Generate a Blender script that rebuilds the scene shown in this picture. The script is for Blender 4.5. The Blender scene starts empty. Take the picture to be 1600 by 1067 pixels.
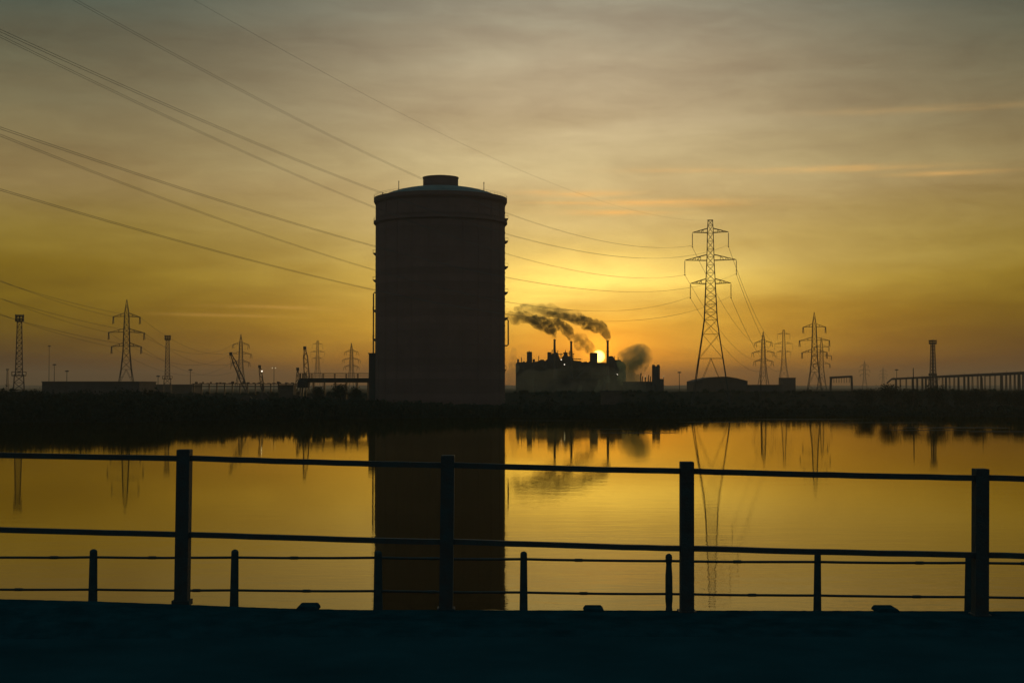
import bpy, bmesh, math, random
import numpy as np
from mathutils import Vector, Matrix, noise

random.seed(7)
R = math.radians
S = bpy.context.scene
COL = S.collection

# ------------------------------------------------------------------ camera, light, exposure
F_PX, HORIZON, EYE = 2222.2, 604.0, 10.0            # focal length in photo pixels, horizon row, eye height over the water
PITCH = math.atan((HORIZON - 533.5) / F_PX)
cam_d = bpy.data.cameras.new('camera'); cam = bpy.data.objects.new('camera', cam_d); COL.objects.link(cam)
cam_d.lens = 50.0; cam_d.sensor_width = 36.0; cam_d.clip_start = 0.1; cam_d.clip_end = 30000
cam.location = (0, 0, EYE); cam.rotation_euler = (R(90) + PITCH, 0, 0)
S.camera = cam

SUN_EL, SUN_AZ = math.atan((HORIZON - 557) / F_PX), math.atan((935.5 - 800) / F_PX)   # az clockwise from +Y
sun_d = bpy.data.lights.new('sun', 'SUN'); sun = bpy.data.objects.new('sun', sun_d); COL.objects.link(sun)
sun_d.energy = 0.5; sun_d.angle = R(0.5); sun_d.color = (1.0, 0.52, 0.16)
sd = Vector((math.sin(SUN_AZ) * math.cos(SUN_EL), math.cos(SUN_AZ) * math.cos(SUN_EL), math.sin(SUN_EL)))
sun.rotation_euler = sd.to_track_quat('Z', 'Y').to_euler()

S.view_settings.view_transform = 'Standard'; S.view_settings.look = 'None'
S.view_settings.exposure = 0.0; S.view_settings.gamma = 1.0; S.view_settings.use_curve_mapping = False
S.cycles.use_denoising = True
S.cycles.max_bounces = 6; S.cycles.volume_bounces = 1; S.cycles.transparent_max_bounces = 12
S.cycles.volume_step_rate = 1.0; S.cycles.volume_max_steps = 256
S.cycles.sample_clamp_indirect = 4.0

def lin(r, g, b):
    f = lambda c: c / 12.92 if c <= 0.04045 else ((c + 0.055) / 1.055) ** 2.4
    return (f(r / 255), f(g / 255), f(b / 255))

class NT:
    """Small helper for node trees."""
    def __init__(s, nt): s.nt = nt
    def n(s, typ, **kw):
        nd = s.nt.nodes.new(typ)
        for k, v in kw.items():
            if k == 'ins':
                for i, x in v.items():
                    if hasattr(x, 'is_linked') or isinstance(x, bpy.types.NodeSocket): s.nt.links.new(x, nd.inputs[i])
                    else: nd.inputs[i].default_value = x
            else: setattr(nd, k, v)
        return nd
    def m(s, op, a, b=0.0, c=0.0, clamp=False):
        return s.n('ShaderNodeMath', operation=op, use_clamp=clamp, ins={0: a, 1: b, 2: c}).outputs[0]
    def mix(s, f, a, b, blend='MIX'):
        nd = s.n('ShaderNodeMix', data_type='RGBA', blend_type=blend)
        for i, x in ((0, f), (6, a), (7, b)):
            if isinstance(x, bpy.types.NodeSocket): s.nt.links.new(x, nd.inputs[i])
            else: nd.inputs[i].default_value = x if i == 0 else (*x[:3], 1)
        return nd.outputs[2]
    def ramp(s, f, stops, interp='LINEAR'):
        nd = s.n('ShaderNodeValToRGB'); cr = nd.color_ramp; cr.interpolation = interp
        while len(cr.elements) < len(stops): cr.elements.new(0.5)
        for e, (p, c) in zip(cr.elements, stops): e.position = p; e.color = (*c, 1)
        s.nt.links.new(f, nd.inputs[0]); return nd.outputs[0]

def gauss(T, x, x0, sig):
    d = T.m('DIVIDE', T.m('SUBTRACT', x, x0), sig)
    return T.m('EXPONENT', T.m('MULTIPLY', T.m('MULTIPLY', d, d), -1.0))

def build_world():
    w = bpy.data.worlds.new('World'); S.world = w; w.use_nodes = True
    nt = w.node_tree; nt.nodes.clear(); T = NT(nt)
    out = T.n('ShaderNodeOutputWorld')
    tc = T.n('ShaderNodeTexCoord').outputs['Generated']
    nrm = T.n('ShaderNodeVectorMath', operation='NORMALIZE', ins={0: tc}).outputs[0]
    sep = T.n('ShaderNodeSeparateXYZ', ins={0: nrm})
    deg = 180 / math.pi
    el = T.m('MULTIPLY', T.m('ARCSINE', sep.outputs[2]), deg)
    az = T.m('MULTIPLY', T.m('ARCTAN2', sep.outputs[0], sep.outputs[1]), deg)
    daz = T.m('SUBTRACT', az, SUN_AZ * deg)
    # soft, stretched cloud veil: low bands look long because they lie near the horizon
    cv = T.n('ShaderNodeCombineXYZ', ins={0: T.m('MULTIPLY', az, 0.085), 1: T.m('MULTIPLY', el, 0.50), 2: 3.1})
    nz = T.n('ShaderNodeTexNoise', ins={'Vector': cv.outputs[0], 'Scale': 1.0, 'Detail': 5.0, 'Roughness': 0.55, 'Distortion': 0.3})
    cl = T.m('SUBTRACT', nz.outputs[0], 0.5)
    nz2 = T.n('ShaderNodeTexNoise', ins={'Vector': T.n('ShaderNodeCombineXYZ', ins={0: T.m('MULTIPLY', az, 0.30), 1: T.m('ADD', T.m('MULTIPLY', el, 1.0), T.m('MULTIPLY', az, 0.04)), 2: 5.7}).outputs[0], 'Scale': 1.0, 'Detail': 5.0, 'Roughness': 0.6, 'Distortion': 0.5}).outputs[0]
    cl2 = T.m('ADD', cl, T.m('MULTIPLY', T.m('SUBTRACT', nz2, 0.5), 0.5))
    elw = T.m('ADD', el, T.m('MULTIPLY', cl, 2.2))
    def rmp(stops):    # positions are degrees of elevation, squeezed so that the low sky has room
        t = T.m('POWER', T.m('DIVIDE', T.m('MAXIMUM', T.m('ADD', elw, 2.0), 0.0), 92.0, clamp=True), 0.5)
        return T.ramp(t, [(min(1, ((e + 2) / 92)) ** 0.5, lin(*c)) for e, c in stops])
    near = rmp(NEAR); far = rmp(FAR)
    w1 = gauss(T, daz, -1.0, 11.3)
    c = T.mix(w1, far, near)
    # the back of the sky: dull blue-green dusk
    back = rmp([(-2, (60, 70, 70)), (4, (104, 106, 104)), (20, (96, 112, 112)), (50, (82, 108, 112)), (90, (74, 106, 114))])
    ang = T.m('SUBTRACT', 1.0, T.m('COSINE', T.m('MULTIPLY', daz, math.pi / 180)))
    bw = T.m('MULTIPLY', T.m('SUBTRACT', ang, 0.12), 1.1, clamp=True)
    c = T.mix(bw, c, back)
    # brighter strip of open sky over the sun and the glow about it
    g1 = T.m('MULTIPLY', gauss(T, daz, -0.6, 5.8), gauss(T, elw, 4.3, 1.1))
    g2 = T.m('MULTIPLY', gauss(T, daz, 0.0, 3.0), gauss(T, el, 1.4, 1.3))
    c = T.mix(1.0, c, T.mix(g1, (0, 0, 0), lin(190, 168, 84)), 'ADD')
    c = T.mix(1.0, c, T.mix(g2, (0, 0, 0), lin(205, 118, 12)), 'ADD')
    g3 = gauss(T, T.n('ShaderNodeMath', operation='MULTIPLY', ins={0: T.m('ARCCOSINE', T.n('ShaderNodeVectorMath', operation='DOT_PRODUCT', ins={0: nrm, 1: tuple(sd)}).outputs['Value']), 1: deg}).outputs[0], 0.0, 0.75)   # aureole of the hazy air right round the disc
    c = T.mix(1.0, c, T.mix(g3, (0, 0, 0), (0.9, 0.38, 0.02)), 'ADD')
    # veil brightness
    c = T.mix(1.0, c, T.mix(1.0, (0, 0, 0), T.n('ShaderNodeCombineColor', ins={0: T.m('ADD', 1.0, T.m('MULTIPLY', cl2, 0.80)), 1: T.m('ADD', 1.0, T.m('MULTIPLY', cl2, 0.90)), 2: T.m('ADD', 1.0, T.m('MULTIPLY', cl2, 0.85))}).outputs[0]), 'MULTIPLY')
    # thin peach streaks
    fine = T.n('ShaderNodeTexNoise', ins={'Vector': T.n('ShaderNodeCombineXYZ', ins={0: T.m('MULTIPLY', az, 0.33), 1: T.m('MULTIPLY', el, 2.6), 2: 8.0}).outputs[0], 'Scale': 1.0, 'Detail': 4.0, 'Roughness': 0.6}).outputs[0]
    fb = T.m('MULTIPLY', T.m('SUBTRACT', fine, 0.38), 3.2, clamp=True)
    st = None
    for (px, py, wx, wy, s) in STREAKS:
        a0 = math.degrees(math.atan((px - 800) / F_PX)); e0 = math.degrees(math.atan((HORIZON - py) / F_PX)); k = 57.3 / F_PX
        g = T.m('MULTIPLY', T.m('MULTIPLY', gauss(T, az, a0, wx * k), gauss(T, T.m('ADD', el, T.m('ADD', T.m('MULTIPLY', cl, 0.25), T.m('MULTIPLY', daz, 0.012))), e0, wy * k)), s)
        st = g if st is None else T.m('MAXIMUM', st, g)
    c = T.mix(T.m('MULTIPLY', st, T.m('ADD', T.m('MULTIPLY', fb, 0.7), 0.25)), c, lin(250, 186, 100))
    # the sun's disc, half a degree wide
    dv = T.n('ShaderNodeVectorMath', operation='DOT_PRODUCT', ins={0: nrm, 1: tuple(sd)}).outputs['Value']
    disc = T.n('ShaderNodeMapRange', ins={0: dv, 1: math.cos(R(0.27)), 2: math.cos(R(0.17)), 3: 0.0, 4: 1.0}).outputs[0]
    c = T.mix(disc, c, (7.0, 4.3, 0.9))
    bg = T.n('ShaderNodeBackground', ins={0: c, 1: SKY_GAIN})
    sky = T.n('ShaderNodeTexSky', sky_type='NISHITA', sun_disc=False, sun_elevation=SUN_EL, sun_rotation=SUN_AZ, air_density=1.0, dust_density=2.0, ozone_density=1.0)
    bg2 = T.n('ShaderNodeBackground', ins={0: sky.outputs[0], 1: NISHITA})
    add = T.n('ShaderNodeAddShader', ins={0: bg.outputs[0], 1: bg2.outputs[0]})
    nt.links.new(add.outputs[0], out.inputs[0])
    w.cycles.sampling_method = 'MANUAL'; w.cycles.sample_map_resolution = 2048

SKY_GAIN, NISHITA = 1.03, 0.005
NEAR = [(-2, (112, 64, 20)), (0, (145, 86, 25)), (1.2, (205, 140, 38)), (2.7, (226, 172, 60)), (4.2, (228, 190, 90)), (5.3, (216, 185, 106)),
        (7.8, (206, 182, 128)), (9.1, (198, 178, 131)), (11, (184, 165, 129)), (13, (172, 156, 127)), (15.2, (153, 146, 125)), (25, (100, 112, 108)), (50, (84, 106, 108)), (90, (74, 106, 114))]
FAR = [(-2, (42, 28, 24)), (0, (50, 33, 24)), (1, (64, 44, 17)), (3, (100, 79, 4)), (4.5, (124, 100, 14)), (6, (136, 114, 42)), (7.8, (142, 121, 74)),
       (11, (114, 104, 74)), (13, (92, 90, 69)), (15.2, (68, 76, 65)), (25, (60, 80, 74)), (50, (66, 98, 100)), (90, (74, 106, 114))]
STREAKS = [(1060, 266, 80, 4, .5), (1290, 266, 150, 5, .5), (1480, 277, 80, 4, .5), (905, 303, 70, 5, .9), (960, 332, 80, 4, 1.0), (1020, 318, 130, 6, .8), (900, 318, 60, 3, .7),
           (430, 488, 90, 2.5, .35), (350, 502, 80, 2.5, .25), (1450, 180, 150, 5, .22)]
build_world()

# ------------------------------------------------------------------ helpers
def at(x, y, Y):
    """The point at depth Y (metres along +Y) that lies behind photo pixel (x, y)."""
    dx = (x - 800) / F_PX; dz = (533.5 - y) / F_PX
    c, s = math.cos(PITCH), math.sin(PITCH)
    k = Y / (c - s * dz)
    return Vector((dx * k, Y, EYE + (c * dz + s) * k))

def mat(name, col, rough=0.7, metal=0.0, var=0.25, scale=1.5, col2=None, bump=0.0, bscale=20.0, emit=None, spec=0.3, band=None):
    m = bpy.data.materials.new(name); m.use_nodes = True; nt = m.node_tree; T = NT(nt)
    b = nt.nodes['Principled BSDF']
    tc = T.n('ShaderNodeTexCoord').outputs['Object']
    nz = T.n('ShaderNodeTexNoise', ins={'Vector': tc, 'Scale': scale, 'Detail': 6.0, 'Roughness': 0.6}).outputs[0]
    c2 = col2 or tuple(c * (1 - 2 * var) for c in col)
    c = T.mix(T.m('MULTIPLY', T.m('SUBTRACT', nz, 0.3), 2.2, clamp=True), c2, col)
    if band:      # faint horizontal weathering, plate course by plate course
        z = T.n('ShaderNodeSeparateXYZ', ins={0: tc}).outputs[2]
        f = T.n('ShaderNodeTexWhiteNoise', noise_dimensions='1D', ins={'W': T.m('FLOOR', T.m('DIVIDE', z, band))}).outputs[0]
        c = T.mix(T.m('MULTIPLY', f, 0.5), c, tuple(x * 0.5 for x in col))
    nt.links.new(c, b.inputs['Base Color'])
    b.inputs['Roughness'].default_value = rough; b.inputs['Metallic'].default_value = metal
    b.inputs['Specular IOR Level'].default_value = spec
    if bump:
        bn = T.n('ShaderNodeTexNoise', ins={'Vector': tc, 'Scale': bscale, 'Detail': 5.0}).outputs[0]
        bp = T.n('ShaderNodeBump', ins={'Strength': bump, 'Distance': 0.02, 'Height': bn})
        nt.links.new(bp.outputs[0], b.inputs['Normal'])
    if emit:
        b.inputs['Emission Color'].default_value = (*emit[0], 1); b.inputs['Emission Strength'].default_value = emit[1]
    return m

M = dict(
    steel=mat('painted_steel', (0.075, 0.06, 0.055), 0.55, 0.0, 0.3, 3.0, col2=(0.05, 0.032, 0.02)),
    galv=mat('galvanised_steel', (0.06, 0.055, 0.05), 0.7, 0.2, 0.2, 0.8),
    wire=mat('aluminium_conductor', (0.10, 0.10, 0.10), 0.6, 0.3, 0.1, 0.2),
    insul=mat('brown_insulator', (0.07, 0.04, 0.03), 0.35, 0.0, 0.2, 4.0),
    rail=mat('dark_rail_paint', (0.018, 0.040, 0.044), 0.7, 0.0, 0.35, 9.0, col2=(0.03, 0.024, 0.02), bump=0.3, bscale=60),
    concrete=mat('weathered_concrete', (0.035, 0.06, 0.064), 0.95, 0.0, 0.25, 5.0, bump=0.5, bscale=25, spec=0.15),
    asphalt=mat('asphalt', (0.014, 0.055, 0.066), 1.0, 0.0, 0.2, 1.2, bump=0.5, bscale=90, spec=0.0),
    shell=mat('gasholder_paint', (0.165, 0.085, 0.072), 0.85, 0.0, 0.14, 0.12, band=2.55),
    roof=mat('gasholder_roof_paint', (0.10, 0.12, 0.115), 0.6, 0.0, 0.15, 0.2),
    clad=mat('dark_cladding', (0.065, 0.05, 0.05), 0.9, 0.0, 0.25, 0.2),
    clad2=mat('brown_cladding', (0.075, 0.048, 0.04), 0.9, 0.0, 0.25, 0.3),
    brick=mat('sooty_brick', (0.11, 0.07, 0.055), 0.9, 0.0, 0.3, 0.6),
    kerb=mat('grimy_kerb_concrete', (0.012, 0.050, 0.060), 1.0, 0.0, 0.25, 5.0, bump=0.5, bscale=25, spec=0.0),
    soil=mat('dark_soil', (0.035, 0.022, 0.018), 1.0, 0.0, 0.3, 0.08, col2=(0.024, 0.022, 0.016), spec=0.0),
    mud=mat('wet_mud', (0.04, 0.026, 0.02), 0.8, 0.0, 0.3, 0.4, spec=0.1),
    hill=mat('far_land', (0.06, 0.06, 0.06), 1.0, 0.0, 0.2, 0.01, spec=0.0),
    leaf=mat('scrub_foliage', (0.026, 0.034, 0.026), 0.9, 0.0, 0.3, 0.3, col2=(0.015, 0.019, 0.014), spec=0.05),
    bark=mat('bark', (0.06, 0.045, 0.035), 0.9, 0.0, 0.3, 3.0),
    lamp=mat('lit_lamp', (0.8, 0.8, 0.8), 0.5, emit=((1.0, 0.86, 0.66), 2.0)),
    lampdim=mat('dim_lamp', (0.8, 0.8, 0.7), 0.5, emit=((1.0, 0.72, 0.36), 0.45)),
    glass=mat('lamp_glass', (0.05, 0.05, 0.05), 0.6, 0.0, 0.1, 2.0, spec=0.1),
)

class MB:
    """Collects boxes, bars, tubes and lathes; build() links them as ONE mesh object."""
    def __init__(s): s.v = []; s.f = []
    def add(s, vs, fs):
        o = len(s.v); s.v += [tuple(v) for v in vs]; s.f += [tuple(i + o for i in f) for f in fs]; return s
    def box(s, x0, x1, y0, y1, z0, z1):
        return s.add([(x, y, z) for z in (z0, z1) for y in (y0, y1) for x in (x0, x1)],
                     [(0, 2, 3, 1), (4, 5, 7, 6), (0, 1, 5, 4), (2, 6, 7, 3), (0, 4, 6, 2), (1, 3, 7, 5)])
    def bar(s, p, q, w, w2=None, n=4):
        p, q = Vector(p), Vector(q); d = (q - p)
        if d.length < 1e-6: return s
        d.normalize(); a = d.cross(Vector((0, 0, 1)) if abs(d.z) < 0.95 else Vector((0, 1, 0))).normalized(); b = d.cross(a)
        w2 = w if w2 is None else w2; vs = []
        for c, r in ((p, w / 2), (q, w2 / 2)):
            for k in range(n):
                t = 2 * math.pi * (k + 0.5) / n; rr = r * (1.414 if n == 4 else 1)
                vs.append(c + a * math.cos(t) * rr + b * math.sin(t) * rr)
        fs = [(k, (k + 1) % n, n + (k + 1) % n, n + k) for k in range(n)] + [tuple(range(n - 1, -1, -1)), tuple(range(n, 2 * n))]
        return s.add(vs, fs)
    def path(s, pts, r, n=4):
        for p, q in zip(pts[:-1], pts[1:]): s.bar(p, q, 2 * r, n=n)
        return s
    def tube(s, pts, r, n=5):
        pts = [Vector(p) for p in pts]; vs = []; N = len(pts)
        for i, p in enumerate(pts):
            d = (pts[min(i + 1, N - 1)] - pts[max(i - 1, 0)]).normalized()
            a = d.cross(Vector((0, 0, 1)) if abs(d.z) < 0.95 else Vector((0, 1, 0))).normalized(); b = d.cross(a)
            rr = r[i] if isinstance(r, (list, tuple)) else r
            for k in range(n):
                t = 2 * math.pi * k / n; vs.append(p + a * math.cos(t) * rr + b * math.sin(t) * rr)
        fs = [(i * n + k, i * n + (k + 1) % n, (i + 1) * n + (k + 1) % n, (i + 1) * n + k) for i in range(N - 1) for k in range(n)]
        fs += [tuple(range(n - 1, -1, -1)), tuple(range((N - 1) * n, N * n))]
        return s.add(vs, fs)
    def lathe(s, prof, n=48, c=(0, 0), cap=True):
        vs = [(c[0] + r * math.cos(2 * math.pi * k / n), c[1] + r * math.sin(2 * math.pi * k / n), z) for r, z in prof for k in range(n)]
        fs = [(i * n + k, i * n + (k + 1) % n, (i + 1) * n + (k + 1) % n, (i + 1) * n + k) for i in range(len(prof) - 1) for k in range(n)]
        if cap: fs += [tuple(range(n - 1, -1, -1)), tuple(range((len(prof) - 1) * n, len(prof) * n))]
        return s.add(vs, fs)
    def prism(s, poly, y0, y1):
        """Outline in (x, z) pulled from y0 to y1."""
        n = len(poly)
        return s.add([(x, y0, z) for x, z in poly] + [(x, y1, z) for x, z in poly],
                     [tuple(range(n)), tuple(range(2 * n - 1, n - 1, -1))] + [(k, n + k, n + (k + 1) % n, (k + 1) % n) for k in range(n)])
    def build(s, name, m, parent=None, loc=None, smooth=False):
        me = bpy.data.meshes.new(name); me.from_pydata(s.v, [], s.f); me.materials.append(m)
        bm = bmesh.new(); bm.from_mesh(me); bmesh.ops.recalc_face_normals(bm, faces=bm.faces); bm.to_mesh(me); bm.free()
        if smooth:
            me.polygons.foreach_set('use_smooth', [True] * len(me.polygons)); me.set_sharp_from_angle(angle=R(35))
        o = bpy.data.objects.new(name, me); COL.objects.link(o)
        if parent: o.parent = parent
        if loc is not None: o.location = loc
        return o

def tag(o, label=None, cat=None, group=None, kind=None):
    if label: o['label'] = label
    if cat: o['category'] = cat
    if group: o['group'] = group
    if kind: o['kind'] = kind
    return o
def thing(name, label, cat, loc=(0, 0, 0), rz=0.0, group=None):
    o = bpy.data.objects.new(name, None); COL.objects.link(o); o.empty_display_size = 0.5
    o.location = loc; o.rotation_euler.z = rz
    return tag(o, label, cat, group)
def dup(o, label, loc, rz=0.0, sc=1.0):
    kids = [c for c in list(COL.objects) if c.parent == o]
    r = o.copy(); COL.objects.link(r); r.location = loc; r.rotation_euler.z = rz; r.scale = (sc, sc, sc); r['label'] = label
    for c in kids:
        gk = [g for g in list(COL.objects) if g.parent == c]
        k = c.copy(); COL.objects.link(k); k.parent = r
        for g in gk:
            q = g.copy(); COL.objects.link(q); q.parent = k
    return r

# ------------------------------------------------------------------ ground, water, far land
def interp(x, pts):
    if x <= pts[0][0]: return pts[0][1]
    for (a, va), (b, vb) in zip(pts[:-1], pts[1:]):
        if x <= b: return va + (vb - va) * (x - a) / (b - a)
    return pts[-1][1]
SHORE_ROW = [(-400, 662), (0, 659), (200, 659), (300, 656), (420, 654), (600, 653), (790, 651), (950, 653), (1060, 653), (1150, 650), (1300, 649), (1450, 650), (1600, 651), (2000, 653)]
def shore(px): return F_PX * EYE / (interp(px, SHORE_ROW) - HORIZON)
RIDGE = [(-400, 5.2), (0, 5.5), (250, 6.2), (450, 6.6), (600, 6.4), (800, 6.8), (960, 7.1), (1100, 7.2), (1350, 7.6), (1700, 7.6)]
def sm(a, b, x):
    t = min(1, max(0, (x - a) / (b - a))); return t * t * (3 - 2 * t)
def ground_z(X, Y):
    if Y < 38.5:
        if Y < 10.7: return 7.9
        if Y < 24: return 7.9 - 2.3 * sm(10.7, 23, Y)
        return 5.6 - 8.6 * sm(27.6, 41, Y)
    px = 800 + F_PX * X / Y
    d = Y - shore(px) + 3.0 * noise.noise(Vector((X * 0.03, Y * 0.02, 0)))
    z = -3.0 + 4.6 * sm(-22, 4, d) + 1.2 * sm(4, 30, d)
    r = interp(px, RIDGE) - 2.8
    z += r * sm(575, 640, Y) * (1 - 0.6 * sm(760, 950, Y)) * (1 + 0.10 * noise.noise(Vector((X * 0.02, Y * 0.012, 3))))
    z += 0.35 * sm(0, 40, d) * noise.noise(Vector((X * 0.06, Y * 0.06, 5)))
    return z
def build_ground():
    rows = [-150, -40, 0, 10.72, 12.5, 15, 18, 21, 24, 27.6, 30, 33, 36, 41, 80, 180, 300, 360]
    y = 380
    while y < 560: rows.append(y); y += 5
    while y < 760: rows.append(y); y += 9
    while y < 1100: rows.append(y); y += 25
    while y < 8000: rows.append(y); y *= 1.12
    rows.append(8000)
    NX = 300; vs = []; fs = []
    for Y in rows:
        for j in range(NX + 1):
            u = -1 + 2 * j / NX; X = u * (max(Y, 0) * 0.43 + 110); vs.append((X, Y, ground_z(X, Y)))
    for i in range(len(rows) - 1):
        for j in range(NX):
            a = i * (NX + 1) + j; fs.append((a, a + 1, a + NX + 2, a + NX + 1))
    mb = MB(); mb.v = vs; mb.f = fs
    o = mb.build('ground', M['soil'], smooth=True); tag(o, kind='structure')
build_ground()

def water_material():
    m = bpy.data.materials.new('estuary_water'); m.use_nodes = True; nt = m.node_tree; T = NT(nt)
    b = nt.nodes['Principled BSDF']
    b.inputs['Base Color'].default_value = (0.012, 0.014, 0.011, 1); b.inputs['Roughness'].default_value = 0.03; b.inputs['IOR'].default_value = 1.333
    tc = T.n('ShaderNodeTexCoord').outputs['Object']
    def wav(scale, sx, det):
        mp = T.n('ShaderNodeMapping', ins={'Vector': tc, 'Scale': (sx, 1, 1)})
        return T.n('ShaderNodeTexNoise', ins={'Vector': mp.outputs[0], 'Scale': scale, 'Detail': det, 'Roughness': 0.5}).outputs[0]
    patch = T.m('MULTIPLY', T.m('SUBTRACT', wav(0.02, 0.35, 2.0), 0.36), 3.2, clamp=True)      # calm lanes and faintly ruffled ones
    h = T.m('ADD', T.m('MULTIPLY', wav(1.6, 0.35, 2.0), 0.0035), T.m('MULTIPLY', wav(0.35, 0.4, 1.0), 0.006))
    near = T.n('ShaderNodeMapRange', ins={0: T.n('ShaderNodeSeparateXYZ', ins={0: tc}).outputs[1], 1: 60.0, 2: 170.0, 3: 2.0, 4: 0.9}).outputs[0]   # more breeze in by the bridge
    h = T.m('MULTIPLY', T.m('MULTIPLY', h, T.m('ADD', 0.35, patch)), near)
    bp = T.n('ShaderNodeBump', ins={'Strength': 1.0, 'Distance': 1.0, 'Height': h})
    nt.links.new(bp.outputs[0], b.inputs['Normal'])
    # brown estuary water: dark body, Fresnel gloss with golden reflection painted in as amber tint
    b.inputs['Specular IOR Level'].default_value = 0.0; b.inputs['Roughness'].default_value = 1.0; b.inputs['Base Color'].default_value = (0.014, 0.008, 0.003, 1)
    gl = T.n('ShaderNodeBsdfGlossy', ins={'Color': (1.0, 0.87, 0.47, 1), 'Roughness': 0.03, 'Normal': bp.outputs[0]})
    fr = T.n('ShaderNodeFresnel', ins={'IOR': 1.42, 'Normal': bp.outputs[0]})
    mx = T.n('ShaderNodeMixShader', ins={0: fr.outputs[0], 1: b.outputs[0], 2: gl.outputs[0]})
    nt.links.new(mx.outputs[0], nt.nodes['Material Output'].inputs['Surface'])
    return m
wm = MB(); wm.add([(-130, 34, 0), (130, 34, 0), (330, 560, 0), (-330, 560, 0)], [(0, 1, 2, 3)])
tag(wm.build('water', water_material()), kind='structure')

# low mud spits that just break the surface by the far shore
def spit(cx, cy, lx, ly, seed):
    n = 26; vs = [(0, 0, 0.07)]
    for k in range(n):
        t = 2 * math.pi * k / n; r = 1 + 0.45 * noise.noise(Vector((math.cos(t) * 1.6, math.sin(t) * 1.6, seed)))
        vs.append((lx * r * math.cos(t) * 0.6, ly * r * math.sin(t) * 0.6, 0.04))
    for k in range(n):
        v = vs[1 + k]; vs.append((v[0] / 0.6, v[1] / 0.6, -0.12))
    fs = [(0, 1 + k, 1 + (k + 1) % n) for k in range(n)] + [(1 + k, 1 + n + k, 1 + n + (k + 1) % n, 1 + (k + 1) % n) for k in range(n)]
    mb = MB(); mb.add(vs, fs); o = mb.build('mudbank', M['mud'], loc=(cx, cy, 0)); tag(o, kind='structure')
for i, (px, row, lx, ly) in enumerate([(1500, 668, 22, 6), (1440, 672, 14, 3), (1570, 674, 12, 4), (1250, 655, 24, 5), (1000, 676, 12, 2.0), (1120, 659, 18, 3), (850, 657, 20, 2), (960, 670, 8, 1.5), (1380, 660, 20, 3)]):
    p = at(px, row, F_PX * EYE / (row - HORIZON)); spit(p.x, p.y, lx, ly, i * 3.7)

def far_hills():
    mb = MB(); n = 240; vs = []; fs = []
    for i in range(n + 1):
        X = -3200 + 6400 * i / n
        h = 15 + 7 * noise.noise(Vector((X * 0.0012, 0, 1))) + 2.5 * noise.noise(Vector((X * 0.012, 0, 2))) + 1.2 * noise.noise(Vector((X * 0.06, 0, 2)))
        vs += [(X, 5600, -1), (X, 5700, h), (X, 6100, h * 0.9), (X, 6300, -1)]
    for i in range(n):
        for k in range(3): a = i * 4 + k; fs.append((a, a + 4, a + 5, a + 1))
    mb.add(vs, fs); tag(mb.build('hills', M['hill'], smooth=True), kind='structure')
far_hills()

# ------------------------------------------------------------------ bridge deck
ROAD_Z = 8.395
o = MB().box(-60, 60, -14, 9.62, 8.0, ROAD_Z).build('road', M['asphalt']); tag(o, kind='structure')
EDGE = [(-900, 912), (-300, 925), (0, 935), (145, 938.5), (284, 943.5), (370, 947), (460, 950), (560, 952), (820, 952.5), (1200, 953), (1600, 954), (2600, 956)]
def deck_edge():
    vs = []; fs = []; pts = []
    N = 500
    for i in range(N + 1):
        px = -900 + 3500 * i / N
        p = at(px, interp(px, EDGE) + 0.35 * noise.noise(Vector((px * 0.05, 0, 0))) + 0.45 * noise.noise(Vector((px * 0.31, 2, 0))), 10.0)
        vs += [(p.x, 8.95, ROAD_Z - 0.06), (p.x, 9.30, ROAD_Z + (p.z - ROAD_Z) * 0.6), (p.x, 9.66, p.z - 0.006), (p.x, 9.99, p.z), (p.x, 10.38, p.z - 0.085), (p.x, 10.40, 7.6)]
    for i in range(N):
        for k in range(5): a = i * 6 + k; fs.append((a, a + 6, a + 7, a + 1))
    fs += [tuple(range(6)), tuple(range(N * 6 + 5, N * 6 - 1, -1))]
    mb = MB(); mb.add(vs, fs); tag(mb.build('kerb', M['kerb']), kind='structure')
deck_edge()
def kerb_z(x, Y=10.0): return at(800 + F_PX * x / Y, interp(800 + F_PX * x / Y, EDGE), Y).z

for (a, b, top, where) in ((464, 498, 944.6, 'left'), (912, 944, 948.4, 'middle'), (1367, 1403, 948.4, 'right')):
    p0, p1 = at(a, top, 10.0), at(b, top, 10.0); pm = at((a + b) / 2, top, 10.0); zb = kerb_z(pm.x) - 0.006
    w = (p1.x - p0.x) / 2; h = p0.z - zb
    lab = {'left': 'low tapered concrete block on the deck edge left of the gasholder reflection',
           'middle': 'low tapered concrete block on the deck edge between the second and third tall railing posts',
           'right': 'low tapered concrete block on the deck edge between the third and fourth tall railing posts'}[where]
    mb = MB(); mb.prism([(-w, 0), (w, 0), (w * 0.93, h * 0.45), (w * 0.76, h * 0.94), (w * 0.7, h), (-w * 0.7, h), (-w * 0.78, h * 0.94), (-w * 0.93, h * 0.5)], -0.09, 0.09)
    tag(mb.build('concrete_block', M['kerb'], loc=(pm.x, 10.02, zb)), lab, 'block', 'low concrete blocks on the deck edge')

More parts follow.
